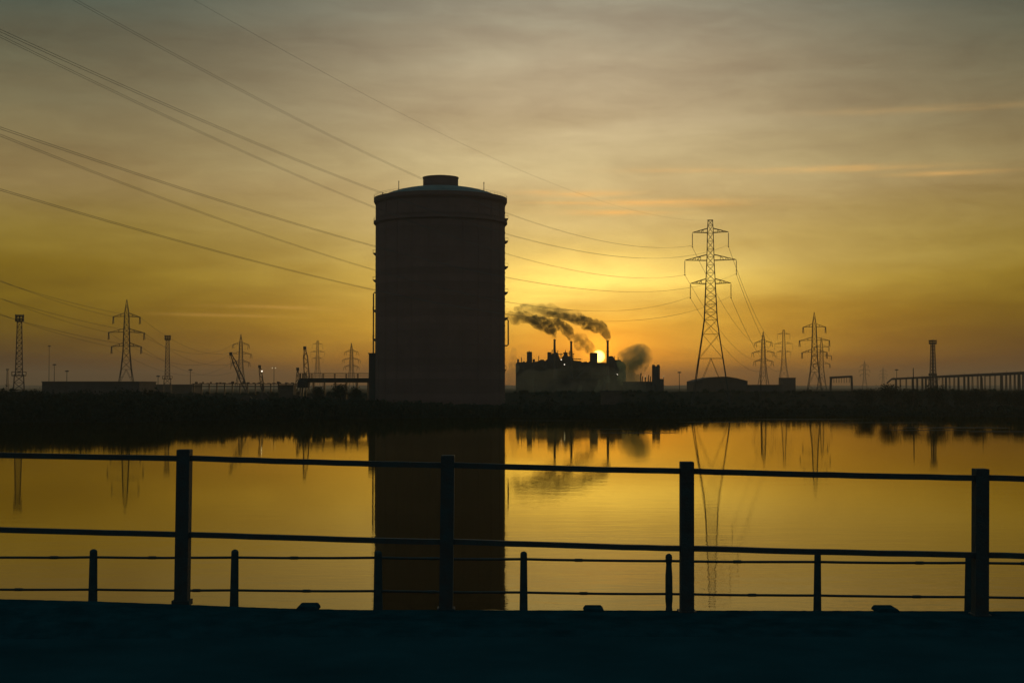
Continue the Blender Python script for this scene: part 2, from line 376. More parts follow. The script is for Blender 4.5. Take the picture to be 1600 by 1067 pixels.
def parapet_railing():
    t = thing('parapet_railing', 'dark steel two-rail parapet railing along the near edge of the bridge', 'railing', (0, 10, 8.4))
    dep = lambda px: 10.22 - 0.42 * px / 1600 + 0.02
    posts = [(-1020, -1020, 680, 18.5), (-600, -600, 686, 19), (-170, -171, 697, 19), (288.5, 284.5, 702, 20.5), (700, 697, 711, 21), (1073, 1073, 721, 20.5), (1532, 1531, 732, 20.5), (1905, 1905, 742, 20.5), (2320, 2320, 752.5, 20.5), (2740, 2740, 763, 20.5)]
    top = [(-1020, 690), (-400, 702), (0, 711), (277, 715.5), (690, 726.5), (1063, 735.5), (1520, 746), (1600, 748), (2100, 758), (2740, 773)]
    low = [(-1020, 806), (-400, 817), (0, 827), (277, 834), (690, 845.5), (1063, 856.5), (1520, 866), (1600, 869), (2100, 880), (2740, 894)]
    cs = []
    for i, (xt, xb, yt, w) in enumerate(posts):
        d = dep(xb); a = at(xt, yt, d); b = at(xb, 946, d); b.z = kerb_z(b.x) - 0.03
        hw = w / F_PX * d / 2
        mb = MB()
        n = 1; vs = []
        for p, z in ((b, b.z), (a, a.z - 0.006), (a, a.z)):
            k = hw if z < a.z else hw - 0.004
            vs += [(p.x - k, p.y - 0.05, z), (p.x + k, p.y - 0.05, z), (p.x + k, p.y + 0.05, z), (p.x - k, p.y + 0.05, z)]
        fs = [(0, 1, 5, 4), (1, 2, 6, 5), (2, 3, 7, 6), (3, 0, 4, 7), (4, 5, 9, 8), (5, 6, 10, 9), (6, 7, 11, 10), (7, 4, 8, 11), (3, 2, 1, 0), (8, 9, 10, 11)]
        mb.add(vs, fs)
        po = mb.build('post', M['rail']); po.parent = t; po.matrix_parent_inverse = Matrix.Translation(-t.location)
        bp = MB().box(b.x - hw - 0.015, b.x + hw + 0.015, b.y - 0.062, b.y + 0.062, b.z, b.z + 0.036).build('base_plate', M['rail'])
        bp.parent = po
        cs.append((xt, xb, d, hw))
    for ln, th in ((top, 8.6), (low, 8.2)):
        for (xa, xa2, da, ha), (xb, xb2, db, hb) in zip(cs[:-1], cs[1:]):
            f = 0.55 if ln is low else 0.07
            pa, pb = xa + (xa2 - xa) * f, xb + (xb2 - xb) * f
            A = at(pa, interp(pa, ln), da); B = at(pb, interp(pb, ln), db)
            A.x += ha - 0.003; B.x -= hb - 0.003; A.y -= .01; B.y -= .01
            off = random.uniform(-0.002, 0.002); A.z += off; B.z += random.uniform(-0.002, 0.002)
            mid = (A + B) / 2; mid.z -= 0.003
            mb = MB(); mb.tube([A, mid, B], th / F_PX * 10 / 2 * 1.25, n=4)
            # turn the four-sided tube into a flat-lying box section
            ro = MB(); h2 = th / F_PX * 10 / 2
            chain = [A.lerp(B, q / 12) + Vector((0, 0, -.003 * math.sin(math.pi * q / 12) + random.uniform(-.0013, .0013))) for q in range(13)]
            for P, Q in zip(chain[:-1], chain[1:]):
                ro.add([(P.x, P.y - .024, P.z - h2), (P.x, P.y + .024, P.z - h2), (P.x, P.y + .024, P.z + h2), (P.x, P.y - .024, P.z + h2),
                        (Q.x, Q.y - .024, Q.z - h2), (Q.x, Q.y + .024, Q.z - h2), (Q.x, Q.y + .024, Q.z + h2), (Q.x, Q.y - .024, Q.z + h2)],
                       [(0, 1, 5, 4), (1, 2, 6, 5), (2, 3, 7, 6), (3, 0, 4, 7), (3, 2, 1, 0), (4, 5, 6, 7)])
            r = ro.build('rail', M['rail']); r.parent = t; r.matrix_parent_inverse = Matrix.Translation(-t.location)
parapet_railing()

def bank_fence():
    t = thing('bank_fence', 'low two-rail fence on stubby round-topped concrete posts by the near water edge', 'fence')
    dep = lambda px: 27.0 - 1.7 * px / 1600
    spec = [(-510, 856, 12), (-295, 857, 12), (-78, 857.5, 12), (145.5, 857.5, 12), (366, 858, 11.5), (591, 860, 12), (818, 861, 10.5), (1045, 864.5, 9.5), (1276, 864, 10.5), (1512, 867, 11.5), (1755, 870, 12), (2000, 873, 12), (2248, 876, 12), (2500, 879, 12)]
    for i, (px, yt, w) in enumerate(spec):
        d = dep(px); a = at(px, yt, d); r = w / F_PX * d / 2; z0 = 5.55; H = a.z - z0; mb = MB()
        if px == 1045:   # the worn post with a knob of a head
            prof = [(r * 1.2, 0), (r * 1.12, H * .3), (r * 1.0, H * .33), (r * 1.22, H * .42), (r * 1.16, H * .72), (r * .95, H * .84), (r * .9, H * .87), (r * 1.1, H * .9), (r * 1.12, H * .96), (r * .9, H * .985), (r * .3, H)]
        else:
            prof = [(r * 1.32, 0), (r * 1.15, H * .45), (r, H - r * .9), (r * .97, H - r * .55), (r * .72, H - r * .2), (r * .25, H)]
        mb.lathe(prof, 12)
        po = mb.build('post', M['concrete'], t, (a.x, d, z0), smooth=True)
        po.rotation_euler.y = random.uniform(-0.012, 0.012) + (0.012 if px > 1200 else 0)
        if px == 1045: po['label'] = 'worn post with a knobbed head'
    for pts, th in (([(-510, 867), (0, 870), (600, 871), (820, 873.3), (1060, 876.2), (1600, 879.5), (2000, 882), (2500, 886)], 4.4), ([(-510, 916), (0, 920), (600, 923), (1000, 927), (1600, 933), (2000, 937), (2500, 943)], 4.2)):
        xs = [s[0] for s in spec]
        for xa, xb in zip(xs[:-1], xs[1:]):
            P = []
            for k in range(7):
                px = xa + (xb - xa) * k / 6; d = dep(px)
                P.append(at(px, interp(px, pts) + 0.7 * math.sin(math.pi * k / 6) + 0.15 * random.uniform(-1, 1), d))
            MB().tube(P, th / F_PX * 26 / 2, 6).build('rail', M['rail'], t, smooth=True)
            k = random.uniform(.25, .75); px = xa + (xb - xa) * k; q = at(px, interp(px, pts) + .5, dep(px))
            rr = th / F_PX * 26 / 2
            MB().tube([q - Vector((.07, 0, 0)), q + Vector((.07, 0, 0))], rr * 1.3, 6).build('rail_joint', M['rail'], t)
bank_fence()

# ------------------------------------------------------------------ gasholder
def gasholder():
    D = 540.0; k = D / F_PX; c = at(688, HORIZON, D); bz = 2.6
    zz = lambda row: EYE + (HORIZON - row) * k - bz
    t = thing('gasholder', 'huge dark cylindrical gasholder with a drum-topped domed roof standing on the far shore', 'gasholder', (c.x, D, bz))
    Rs = 101.0 * k; zt = zz(312)
    # shell: polygonal plate courses with a slight lap at each
    prof = []; nC = 31
    for i in range(nC):
        z0, z1 = zt * i / nC, zt * (i + 1) / nC
        prof += [(Rs + 0.12, z0), (Rs + 0.12, z0 + 0.3), (Rs, z0 + 0.34), (Rs, z1 - 0.001)]
    MB().lathe(prof + [(Rs, zt)], 72).build('shell', M['shell'], t)
    for i in range(24):
        a = 2 * math.pi * (i + 0.5) / 24
        mb = MB(); mb.box(-0.12, 0.12, -0.02, 0.13, 0, zt - 0.4)
        o = mb.build('stiffener', M['shell'], t, ((Rs - .02) * math.cos(a), (Rs - .02) * math.sin(a), 0)); o.rotation_euler.z = a - math.pi / 2
    # domed roof and centre drum
    zd = zz(293.5); Rd = 28 * k
    prof = []
    for i in range(13):
        f = i / 12; r = (Rs + .4) * (1 - f) + Rd * f * 0.98
        prof.append((r, zt + (zd - zt) * (1 - ((r - Rd) / (Rs - Rd)) ** 2 if r > Rd else 1)))
    roof = MB().lathe(prof, 72).build('roof', M['roof'], t, smooth=True)
    zt2 = zz(276.5)
    MB().lathe([(Rd, zd - 1.0), (Rd, zd + .3), (Rd * .985, zd + .32), (Rd * .985, zt2 - .5), (Rd * 1.01, zt2 - .45), (Rd * 1.01, zt2), (Rd * .6, zt2 + .45), (0.2, zt2 + .6)], 48).build('roof_drum', M['shell'], t)
    for i in range(36):
        a = 2 * math.pi * i / 36
        MB().bar((Rs * math.cos(a), Rs * math.sin(a), zt + .1), (Rd * 1.02 * math.cos(a), Rd * 1.02 * math.sin(a), zd + .1), 0.16).build('roof_rib', M['roof'], t) if i % 2 == 0 else None
    # rim gallery, second gallery
    def ring(name, r0, r1, z0, z1, parent=t):
        return MB().lathe([(r0, z0), (r1 - .5, z0), (r1, z0 + (z1 - z0) * .4), (r1, z1), (r0, z1 + .002), (r0, z0 - .001)], 96, cap=False).build(name, M['shell'], parent)
    g1 = ring('rim_gallery', Rs - .05, 104.3 * k, zt - 1.9, zt + .35)
    g2 = ring('gallery', Rs - .05, 104.6 * k, zz(352), zz(347))
    def handrail(z, r, parent, n=72):
        mb = MB()
        for h in (0.55, 1.1):
            pts = [(r * math.cos(2 * math.pi * i / n), r * math.sin(2 * math.pi * i / n), z + h) for i in range(n + 1)]; mb.tube(pts, 0.035, 4)
        for i in range(n):
            a = 2 * math.pi * i / n; mb.bar((r * math.cos(a), r * math.sin(a), z), (r * math.cos(a), r * math.sin(a), z + 1.1), 0.05)
        mb.build('handrail', M['steel'], parent)
    handrail(zt + .35, 104 * k, g1); handrail(zz(347), 104.3 * k, g2)
    # landings on both flanks
    def landing(sx, row, wd=4.6):
        x0 = sx * (Rs - .2); x1 = sx * (Rs + wd * k); z = zz(row); mb = MB()
        mb.prism([(x0, z - .9), (x1 - sx * .5, z - .35), (x1, z + .25), (x1, z + .45), (x0, z + .45)], -1.3, 1.3)
        o = mb.build('landing', M['shell'], t); mb = MB()
        for yy in (-1.25, 1.25):
            mb.bar((x1, yy, z + .45), (x1, yy, z + 1.6), .07); mb.bar((x0, yy, z + 1.6), (x1, yy, z + 1.6), .06)
        mb.bar((x1, -1.25, z + 1.6), (x1, 1.25, z + 1.6), .06); mb.build('landing_rail', M['steel'], o)
    for row in (397, 439, 486, 531): landing(-1, row)
    for row in (343, 378, 418, 458, 498, 579): landing(1, row, 4.8 if row < 560 else 2.2)
    # vertical pipes held off the flanks
    def pipe(px, r0, r1, sx):
        x = (px - 688) * k; xi = sx * Rs
        MB().tube([(xi, 0, zz(r0)), (x - sx * .4, 0, zz(r0)), (x, 0, zz(r0 + 1.6)), (x, 0, zz((r0 + r1) / 2)), (x, 0, zz(r1 - 1.6)), (x - sx * .4, 0, zz(r1)), (xi, 0, zz(r1))], 0.26, 8).build('pipe', M['steel'], t, smooth=True)
    pipe(583.2, 457, 556, -1); pipe(794.0, 499, 540, 1)
    for row in (300, 326, 366): MB().box(-.3, .3, -Rs - .5, -Rs, zz(row) - .2, zz(row)).build('bracket', M['steel'], t)
    # roof posts
    for px, ra, rb in ((623, 283, 301), (756, 285, 301), (598, 301.5, 309), (773, 303.5, 309)):
        x = (px - 688) * k; MB().tube([(x, -2, zz(rb) - 1), (x, -2, zz(ra) - .8), (x, -2, zz(ra))], [.17, .12, .2], 6).build('roof_post', M['steel'], t)
    # stair tower at the left foot
    x0, x1 = (577.5 - 688) * k, (590 - 688) * k
    an = MB().box(x0, x1, -3.2, 3.2, 0, zz(553)).build('stair_tower', M['clad'], t)
    MB().box(x0 - .35, x1, -3.4, 3.4, zz(553) + .002, zz(551.8)).build('roof_slab', M['clad'], an)
    for z in (3, 7): MB().box(x0 + .9, x0 + 2.2, -3.26, -3.19, z, z + 1.4).build('window', M['glass'], an)
gasholder()

# ------------------------------------------------------------------ pylons
def lattice_parts(t, prof, leg_w, br_w, bays, m=None):
    """prof: (z, half width) from the ground up; four legs of their own and one bracing mesh."""
    m = m or M['galv']
    hw = lambda z: interp(z, prof)
    for sx in (-1, 1):
        for sy in (-1, 1):
            mb = MB()
            for (z0, w0), (z1, w1) in zip(prof[:-1], prof[1:]): mb.bar((sx * w0, sy * w0, z0), (sx * w1, sy * w1, z1), leg_w * (0.75 if z0 > prof[-1][0] * .5 else 1))
            mb.build('leg', m, t)
    mb = MB()
    for z0, z1, kind in bays:
        a, b = hw(z0), hw(z1)
        for q in range(4):
            cs = [(-1, -1), (1, -1), (1, 1), (-1, 1)]; (ax, ay), (bx, by) = cs[q], cs[(q + 1) % 4]
            P = lambda u, w, z: (ax * w + (bx - ax) * w * u, ay * w + (by - ay) * w * u, z)
            if kind == 'X': mb.bar(P(0, a, z0), P(1, b, z1), br_w); mb.bar(P(1, a, z0), P(0, b, z1), br_w)
            elif kind == 'K':
                mb.bar(P(0, a, z0), P(.5, b, z1), br_w); mb.bar(P(1, a, z0), P(.5, b, z1), br_w)
                mm = (a + b) / 2; zm = (z0 + z1) / 2
                mb.bar(P(0, mm, zm), P(.25, mm, zm), br_w * .8); mb.bar(P(1, mm, zm), P(.75, mm, zm), br_w * .8)
            elif kind == 'Z': mb.bar(P(0, a, z0), P(1, b, z1), br_w)
            if kind != 'Z': mb.bar(P(0, b, z1), P(1, b, z1), br_w)
    mb.build('bracing', m, t)

def suspension_pylon(label, loc, rz):
    t = thing('pylon', label, 'pylon', loc, rz, 'lattice power pylons across the flats')
    k = 540 / F_PX; b = loc[2]; Z = lambda row: EYE + (HORIZON - row) * k - b; H = Z(343.5)
    prof = [(0, 7.2), (Z(522), 3.15), (Z(500), 2.45), (Z(440), 1.75), (Z(405), 1.35), (Z(360), 1.1), (H, 0.85)]
    bays = [(0, Z(560), 'K'), (Z(560), Z(522), 'X'), (Z(522), Z(500), 'X')]
    z = Z(500)
    while z < H - 1.5: bays.append((z, min(z + 3.0, H), 'X')); z += 3.0
    lattice_parts(t, prof, 0.30, 0.10, bays)
    for row, up, half in ((363, 6.5, 28), (406.6, 9, 40), (443, 7.5, 31.5)):
        zb, za = Z(row), Z(row - up); w = interp(zb, prof)
        for s in (-1, 1):
            L = half * k; mb = MB(); tip = Vector((s * L, 0, zb + .15))
            for yy in (-1, 1):
                A = Vector((s * w, yy * w, zb)); B = Vector((s * w, yy * w, za)); mb.bar(A, tip, .19); mb.bar(B, tip, .18)
                for f in (.28, .52, .74):
                    p, q = A.lerp(tip, f), B.lerp(tip, f); mb.bar(p, q, .12); mb.bar(q, A.lerp(tip, f + .17), .1)
            for f in (.3, .6): mb.bar(Vector((s * w, -w, zb)).lerp(tip, f), Vector((s * w, w, zb)).lerp(tip, f), .1)
            mb.build('crossarm', M['galv'], t)
            I = MB(); zi = zb - 21.5 * k; pr = [(.04, zb + .1), (.04, zb - .3)]
            n = 16
            for i in range(n):
                z0 = zb - .3 - (zb - .5 - zi) * i / n; dz = (zb - .5 - zi) / n
                pr += [(.07, z0), (.22, z0 - dz * .45), (.22, z0 - dz * .6), (.07, z0 - dz * .62)]
            pr += [(.05, zi), (.28, zi - .05), (.28, zi - .35), (.03, zi - .38)]
            I.lathe(pr[::-1], 8, (s * L, 0)).build('insulator', M['insul'], t)
    mb = MB()
    for sx in (-1, 1): mb.bar((sx * .85, -.85, H), (sx * .85, .85, H), .16)
    for sy in (-1, 1): mb.bar((-1.1, sy * .85, H), (1.1, sy * .85, H), .16)
    mb.build('peak_frame', M['galv'], t)
    return t
PY = at(1111, HORIZON, 540); PYZ = 2.9; PYR = -0.17
big = suspension_pylon('tallest lattice pylon with six hanging insulators standing behind the round-roofed shed', (PY.x, 540, PYZ), PYR)
p = at(1225, HORIZON, 1330); dup(big, 'faint pylon with hanging insulators, narrow body, seen above the square block', (p.x, 1330, 2.6), -0.35, 0.86)
p = at(496, HORIZON, 1640); dup(big, 'very faint distant pylon just right of the upright crane mast', (p.x, 1640, 2.5), 0.5, 0.86)

def tension_pylon(label, loc, rz):
    t = thing('pylon', label, 'pylon', loc, rz, 'lattice power pylons across the flats')
    prof = [(0, 5.3), (17, 2.75), (27, 1.85), (47, 1.2), (50, .95), (56, .08)]
    bays = [(0, 8.5, 'X'), (8.5, 17, 'K'), (17, 22, 'X'), (22, 27, 'X')] + [(27 + 3.3 * i, 30.3 + 3.3 * i, 'X') for i in range(7)] + [(50.1, 53, 'X')]
    lattice_parts(t, prof, .35, .13, bays)
    for zb, L in ((46.6, 7.2), (37.8, 9.6), (30, 8.0)):
        w = interp(zb, prof)
        for s in (-1, 1):
            mb = MB(); tip = Vector((s * L, 0, zb - .3))
            for yy in (-1, 1):
                A = Vector((s * w, yy * w, zb)); B = Vector((s * w, yy * w, zb + 1.9)); mb.bar(A, tip, .26); mb.bar(B, tip, .26)
                for f in (.33, .66): mb.bar(A.lerp(tip, f), B.lerp(tip, f), .16)
            mb.bar(tip - Vector((0, .8, 0)), tip + Vector((0, .8, 0)), .5)
            mb.build('crossarm', M['galv'], t)
            for yy in (-1, 1):
                I = MB(); I.tube([tip + Vector((0, yy * (.5 + .36 * q), -.04 * q * q)) for q in range(11)], [.24 if q % 2 else .13 for q in range(11)], 6)
                I.build('insulator', M['insul'], t)
            lp = MB(); lp.tube([tip + Vector((0, 4.0 * (q / 6 - 1), -.4 - 2.0 * (1 - (q / 6 - 1) ** 2))) for q in range(13)], .09, 4); lp.build('jumper_wire', M['wire'], t)
    return t
TP = {}
def tpos(px, row_top): 
    D = (56 + 2.6 - EYE) * F_PX / (HORIZON - row_top); p = at(px, HORIZON, D); return (p.x, D, 2.6)
TP['l1'] = (tpos(197, 468), .35); t1 = tension_pylon('large pointed pylon on the left between the two stout lighting towers', *TP['l1'])
for key, px, row, rz, lab in (('l2', 376, 522, .4, 'pointed pylon behind the slanting crane jib'),
        ('l3', 549, 536, .5, 'small faint pointed pylon behind the pipe gantry left of the gasholder'),
        ('r1', 1273, 488, -.3, 'large pointed pylon between the square block and the portal frame on the right'),
        ('r2', 1193, 518, -.45, 'faint pointed pylon nearest the tallest pylon, behind the thin pole'),
        ('r3', 1284, 527, -.3, 'faint pointed pylon half hidden behind the large one on the right'),
        ('r4', 1351, 563, -.4, 'very faint far pylon above the portal frame right side'),
        ('r5', 1380, 573, -.4, 'tiniest far pylon near the low end of the trestle conveyor')):
    TP[key] = (tpos(px, row), rz); dup(t1, lab, TP[key][0], rz)

# ------------------------------------------------------------------ power lines
def strand_thing(label, pts, twin, r, group):
    t = thing('power_line', label, 'cable', (0, 0, 0), 0, group)
    d = (pts[-1] - pts[0]); d.z = 0; d.normalize(); side = Vector((d.y, -d.x, 0))
    for o in ((-.25, .25) if twin else (0,)): MB().tube([p + side * o for p in pts], r, 4).build('strand', M['wire'], t)
    return t
BETA = 0.30; V = Vector((-math.sin(BETA), -math.cos(BETA), 0)); SC = 540 / 432.0
ARMS = [((1084, 383), -.121, .000299, 'uppermost thick cable, ending on the upper left arm of the tallest pylon'),
        ((1139, 383), -.1565, .000305, 'cable over the water ending on the upper right arm of the tallest pylon'),
        ((1072, 429), -.1055, .000285, 'cable over the water ending on the wide middle left arm of the tallest pylon'),
        ((1151, 428), -.1405, .000267, 'cable over the water ending on the wide middle right arm of the tallest pylon'),
        ((1081, 463), -.1265, .000325, 'cable over the water ending on the lower left arm of the tallest pylon'),
        ((1142, 463), -.1365, .000281, 'lowest cable over the water, ending on the lower right arm of the tallest pylon')]
kk = 540 / F_PX
for (px, row), a, b, lab in ARMS:
    L = (px - 1111.5) * kk
    P0 = Vector((PY.x, 540, EYE + (HORIZON - row) * kk)) + Vector((L, L * math.tan(PYR), 0))
    pts = [P0 + V * s + Vector((0, 0, a * s + b / SC * s * s)) for s in np.linspace(0, 500, 60)]
    strand_thing(lab, pts, True, .019, 'near power line strung over the water')
P0 = Vector((PY.x, 540, EYE + (HORIZON - 343.5) * kk))
strand_thing('single thin earth wire running to the very top of the tallest pylon', [P0 + V * s + Vector((0, 0, -.118 * s + .000244 / SC * s * s)) for s in np.linspace(0, 500, 50)], False, .014, None)
def span(A, B, sag, n=24): return [A.lerp(B, i / n) - Vector((0, 0, 4 * sag * (i / n) * (1 - i / n))) for i in range(n + 1)]
farp = at(1225, HORIZON, 1330)
nm = {363: 'upper', 406.6: 'middle', 443: 'lower'}
for row, half in ((363, 28), (406.6, 40), (443, 31.5)):
    for s in (-1, 1):
        z = EYE + (HORIZON - row - 22.5) * kk; L = s * half * kk
        A = Vector((PY.x + L * math.cos(PYR), 540 + L * math.sin(PYR), z)); q = .86
        B = Vector((farp.x + L * q * math.cos(-.35), 1330 + L * q * math.sin(-.35), 2.6 + (z - PYZ) * q))
        strand_thing('faint cable running right and away from the %s %s arm of the tallest pylon' % (nm[row], 'left' if s < 0 else 'right'), span(A, B, 20), False, .07, 'cables beyond the tallest pylon')
def tarm(key, i, s):
    (x, y, z), rz = TP[key]; zb, L = ((46.3, 7.2), (37.5, 9.6), (29.7, 8.0))[i]; return Vector((x + s * L * math.cos(rz), y + s * L * math.sin(rz), z + zb))
for i, lv in enumerate(('upper', 'middle', 'lower')):
    for s, sd_ in ((-1, 'left'), (1, 'right')):
        A = tarm('l1', i, s)
        strand_thing('cable from the %s %s arm of the large left pylon towards the left edge' % (lv, sd_), span(A, at(-100, (400, 428, 455)[i] + 5 * s, 560), 2.5), False, .07, 'cables left of the large left pylon')
        strand_thing('faint cable running right from the %s %s arm of the large left pylon' % (lv, sd_), span(A, tarm('l2', i, s), 14), False, .07, 'cables right of the large left pylon')

# ------------------------------------------------------------------ lighting towers and masts
def light_tower(label, loc, rz=0.3):
    t = thing('lighting_tower', label, 'lighting tower', loc, rz, 'lattice lighting towers')
    H = 33.5; zp = 12.0
    lattice_parts(t, [(0, 2.3), (zp, 1.75), (zp + .3, 1.35), (H, .85)], .34, .17, [(3 * i, 3 * i + 3, 'X') for i in range(4)] + [(zp + .3 + 2.1 * i, zp + 2.4 + 2.1 * i, 'X') for i in range(10)], M['steel'])
    mb = MB()
    for z in (zp - .35, zp + 1.3): mb.box(-2.75, 2.75, -2.75, 2.75, z, z + .35) if z < zp else [mb.bar((sx * 2.7, sy * 2.7, z), (sx2 * 2.7, sy2 * 2.7, z), .2) for sx, sy, sx2, sy2 in ((-1, -1, 1, -1), (1, -1, 1, 1), (1, 1, -1, 1), (-1, 1, -1, -1))]
    for a in range(-2, 3):
        for s in (-1, 1): mb.bar((a * 1.35, s * 2.7, zp), (a * 1.35, s * 2.7, zp + 1.3), .12); mb.bar((s * 2.7, a * 1.35, zp), (s * 2.7, a * 1.35, zp + 1.3), .12)
    mb.build('lower_platform', M['steel'], t)
    mb = MB(); mb.box(-1.7, 1.7, -1.7, 1.7, H, H + .3); mb.box(-1.5, 1.5, -1.5, 1.5, H + 2.5, H + 2.65)
    for sx in (-1, 1):
        for sy in (-1, 1): mb.bar((sx * 1.6, sy * 1.6, H), (sx * 1.6, sy * 1.6, H + 2.9), .17)
    for s in (-1, 1):
        for h in (1.2, 2.5): mb.bar((-1.6, s * 1.6, H + h), (1.6, s * 1.6, H + h), .14); mb.bar((s * 1.6, -1.6, H + h), (s * 1.6, 1.6, H + h), .14)
    mb.build('head_frame', M['steel'], t)
    for z in (H + .75, H + 1.95):
        for i in range(3):
            for s in (-1, 1):
                l = MB(); l.lathe([(.25, 0), (.52, .18), (.52, .6), (.36, .75)], 10); o = l.build('floodlight', M['steel'], t, (-1.15 + 1.15 * i, s * 1.75, z)); o.rotation_euler.x = s * R(70)
    return t
def gpos(px, D, z=2.6): p = at(px, HORIZON, D); return (p.x, D, z)
lt = light_tower('stout lattice lighting tower with a wide lower platform at the far left edge', gpos(29.5, 570))
dup(lt, 'smaller lattice lighting tower right of the large left pylon', gpos(261.5, 800), .2)
dup(lt, 'lattice lighting tower rising at the trestle conveyor on the right', gpos(1458, 880), .6)
dup(lt, 'tiny half-hidden lattice lighting tower beside the stout one at the left edge', gpos(11.5, 1560), .1, .75)

def mast(label, px, row, D):
    p = at(px, row, D); z0 = 4.0; t = thing('light_mast', label, 'mast', (p.x, D, z0), 0, 'slender lamp masts')
    H = p.z - z0; MB().tube([(0, 0, 0), (0, 0, H)], [.30, .16], 6).build('pole', M['steel'], t)
    h = MB().lathe([(.3, H - .35), (1.3, H - .2), (1.3, H + .25), (.4, H + .6)], 10).build('lamp_ring', M['steel'], t)
    return t
for a in (('slender mast left of the large left pylon, tallest of three', 77, 541, 1150), ('slender mast with a flat head just right of the tallest of three on the left', 85, 570, 950),
          ('short mast over the left end of the flat warehouse roof', 104.5, 580, 900), ('short mast between the smaller lighting tower and the crane jib', 297.5, 578, 950),
          ('thin mast left of the smaller lighting tower', 247, 588, 900),
          ('thin mast over the right of the twin silos', 1061.5, 582, 1000),
          ('thin mast behind the low end of the trestle conveyor', 1401, 578, 1000)):
    mast(*a)
def pole(label, px, row, D, r=.2):
    p = at(px, row, D); z0 = ground_z(p.x, D) - .3
    tag(MB().tube([(0, 0, 0), (0, 0, (p.z - z0) * .6), (0, 0, p.z - z0)], [r, r * .85, r * .6], 7).build('pole', M['bark'], loc=(p.x, D, z0)), label, 'pole', 'plain poles on the flats')
pole('thin plain pole on the shore right of the round-roofed shed', 1189, 585, 495); pole('plain pole in front of the trestle conveyor', 1427, 575, 505, .22)
pole('plain pole among the right-hand shrubs', 1535, 590, 520, .14)

# ------------------------------------------------------------------ cranes, gantry, pipe bridge (left of the gasholder)
def crane_jib(label, foot, tip, D, w=1.5, mast_=False):
    A, B = at(*foot, D), at(*tip, D); A.z = min(A.z, 8); t = thing('crane', label, 'crane', (A.x, D, ground_z(A.x, D)), 0, 'cranes left of the gasholder')
    z0 = A.z - t.location.z; P, Q = Vector((0, 0, max(z0, 1.8))), B - Vector((A.x, D, t.location.z)); d = (Q - P).normalized(); u = Vector((0, 1, 0)); n = d.cross(u).normalized()
    ch = MB(); la = MB(); N = max(4, int((Q - P).length / 1.6)); cor = lambda f, a, b: P.lerp(Q, f) + (u * a + n * b) * w * (.5 if .12 < f < .85 else .28) * (1 - .35 * f)
    for a in (-1, 1):
        for b in (-1, 1):
            for i in range(N): ch.bar(cor(i / N, a, b), cor((i + 1) / N, a, b), .2)
    for i in range(N):
        s = 1 if i % 2 else -1
        for b in (-1, 1): la.bar(cor(i / N, -s, b), cor((i + 1) / N, s, b), .12); la.bar(cor(i / N, b, -s), cor((i + 1) / N, b, s), .12)
    ch.build('jib_chord', M['steel'], t); la.build('jib_lacing', M['steel'], t)
    MB().box(-.6, .6, -.6, .6, Q.z - .5, Q.z + .7).build('jib_head', M['steel'], t, (Q.x, 0, 0))
    cab = MB(); cab.prism([(-2.2, 1.0), (2.2, 1.0), (2.2, 2.4), (1.2, 3.6), (-1.0, 3.6), (-2.2, 2.6)], -1.5, 1.5); cab.build('cab', M['clad2'], t)
    tr = MB(); [tr.box(-2.6, 2.6, y, y + .7, 0, 1.0) for y in (-1.9, 1.2)]; tr.build('track', M['steel'], t)
    MB().tube([Q, Q - Vector((.1, 0, max(1.5, Q.z * .3)))], .06, 4).build('hoist_rope', M['steel'], t)
crane_jib('long crane jib slanting up to the left, left of the gasholder', (386, 603), (361, 553), 560, 1.7)
crane_jib('short steep crane jib beside the bright lamp', (411, 603), (406, 573), 600, 1.4)
crane_jib('tall tapering crane jib rising over the left end of the pipe gantry', (481, 594), (476.5, 544), 560, 2.2)
crane_jib('smallest upright jib at the foot of the pipe gantry', (463, 603), (465.5, 577), 580, 1.0)

def lamp_post(label, px, row, D, twin=False, dim=False):
    p = at(px, row, D); z0 = 3.0; H = p.z - z0; t = thing('lamp_post', label, 'lamp post', (p.x, D, z0), 0, 'lit lamps in the yards')
    MB().tube([(0, .3, 0), (0, .3, H + .2)], .14, 6).build('pole', M['steel'], t)
    for o in ((-.75, .75) if twin else (0,)):
        mb = MB(); mb.lathe([(.1, H + .3), (.3, H + .12), (.3, H - .12), (.1, H - .25)], 10, (o, -.1)); mb.build('lamp', M['lampdim' if dim else 'lamp'], t)
    if twin: MB().bar((-.8, .1, H + .3), (.8, .1, H + .3), .12).build('lamp_arm', M['steel'], t)
lamp_post('brightest white yard lamp, beside the short steep crane jib', 409.3, 580, 590)
lamp_post('twin-headed lamp post between the cranes', 428, 575, 700, True, True)
lamp_post('small warm lamp just right of the twin silos', 1037, 588, 830, dim=True)
lamp_post('small warm lamp just left of the twin silos', 1008, 588.5, 830, dim=True)

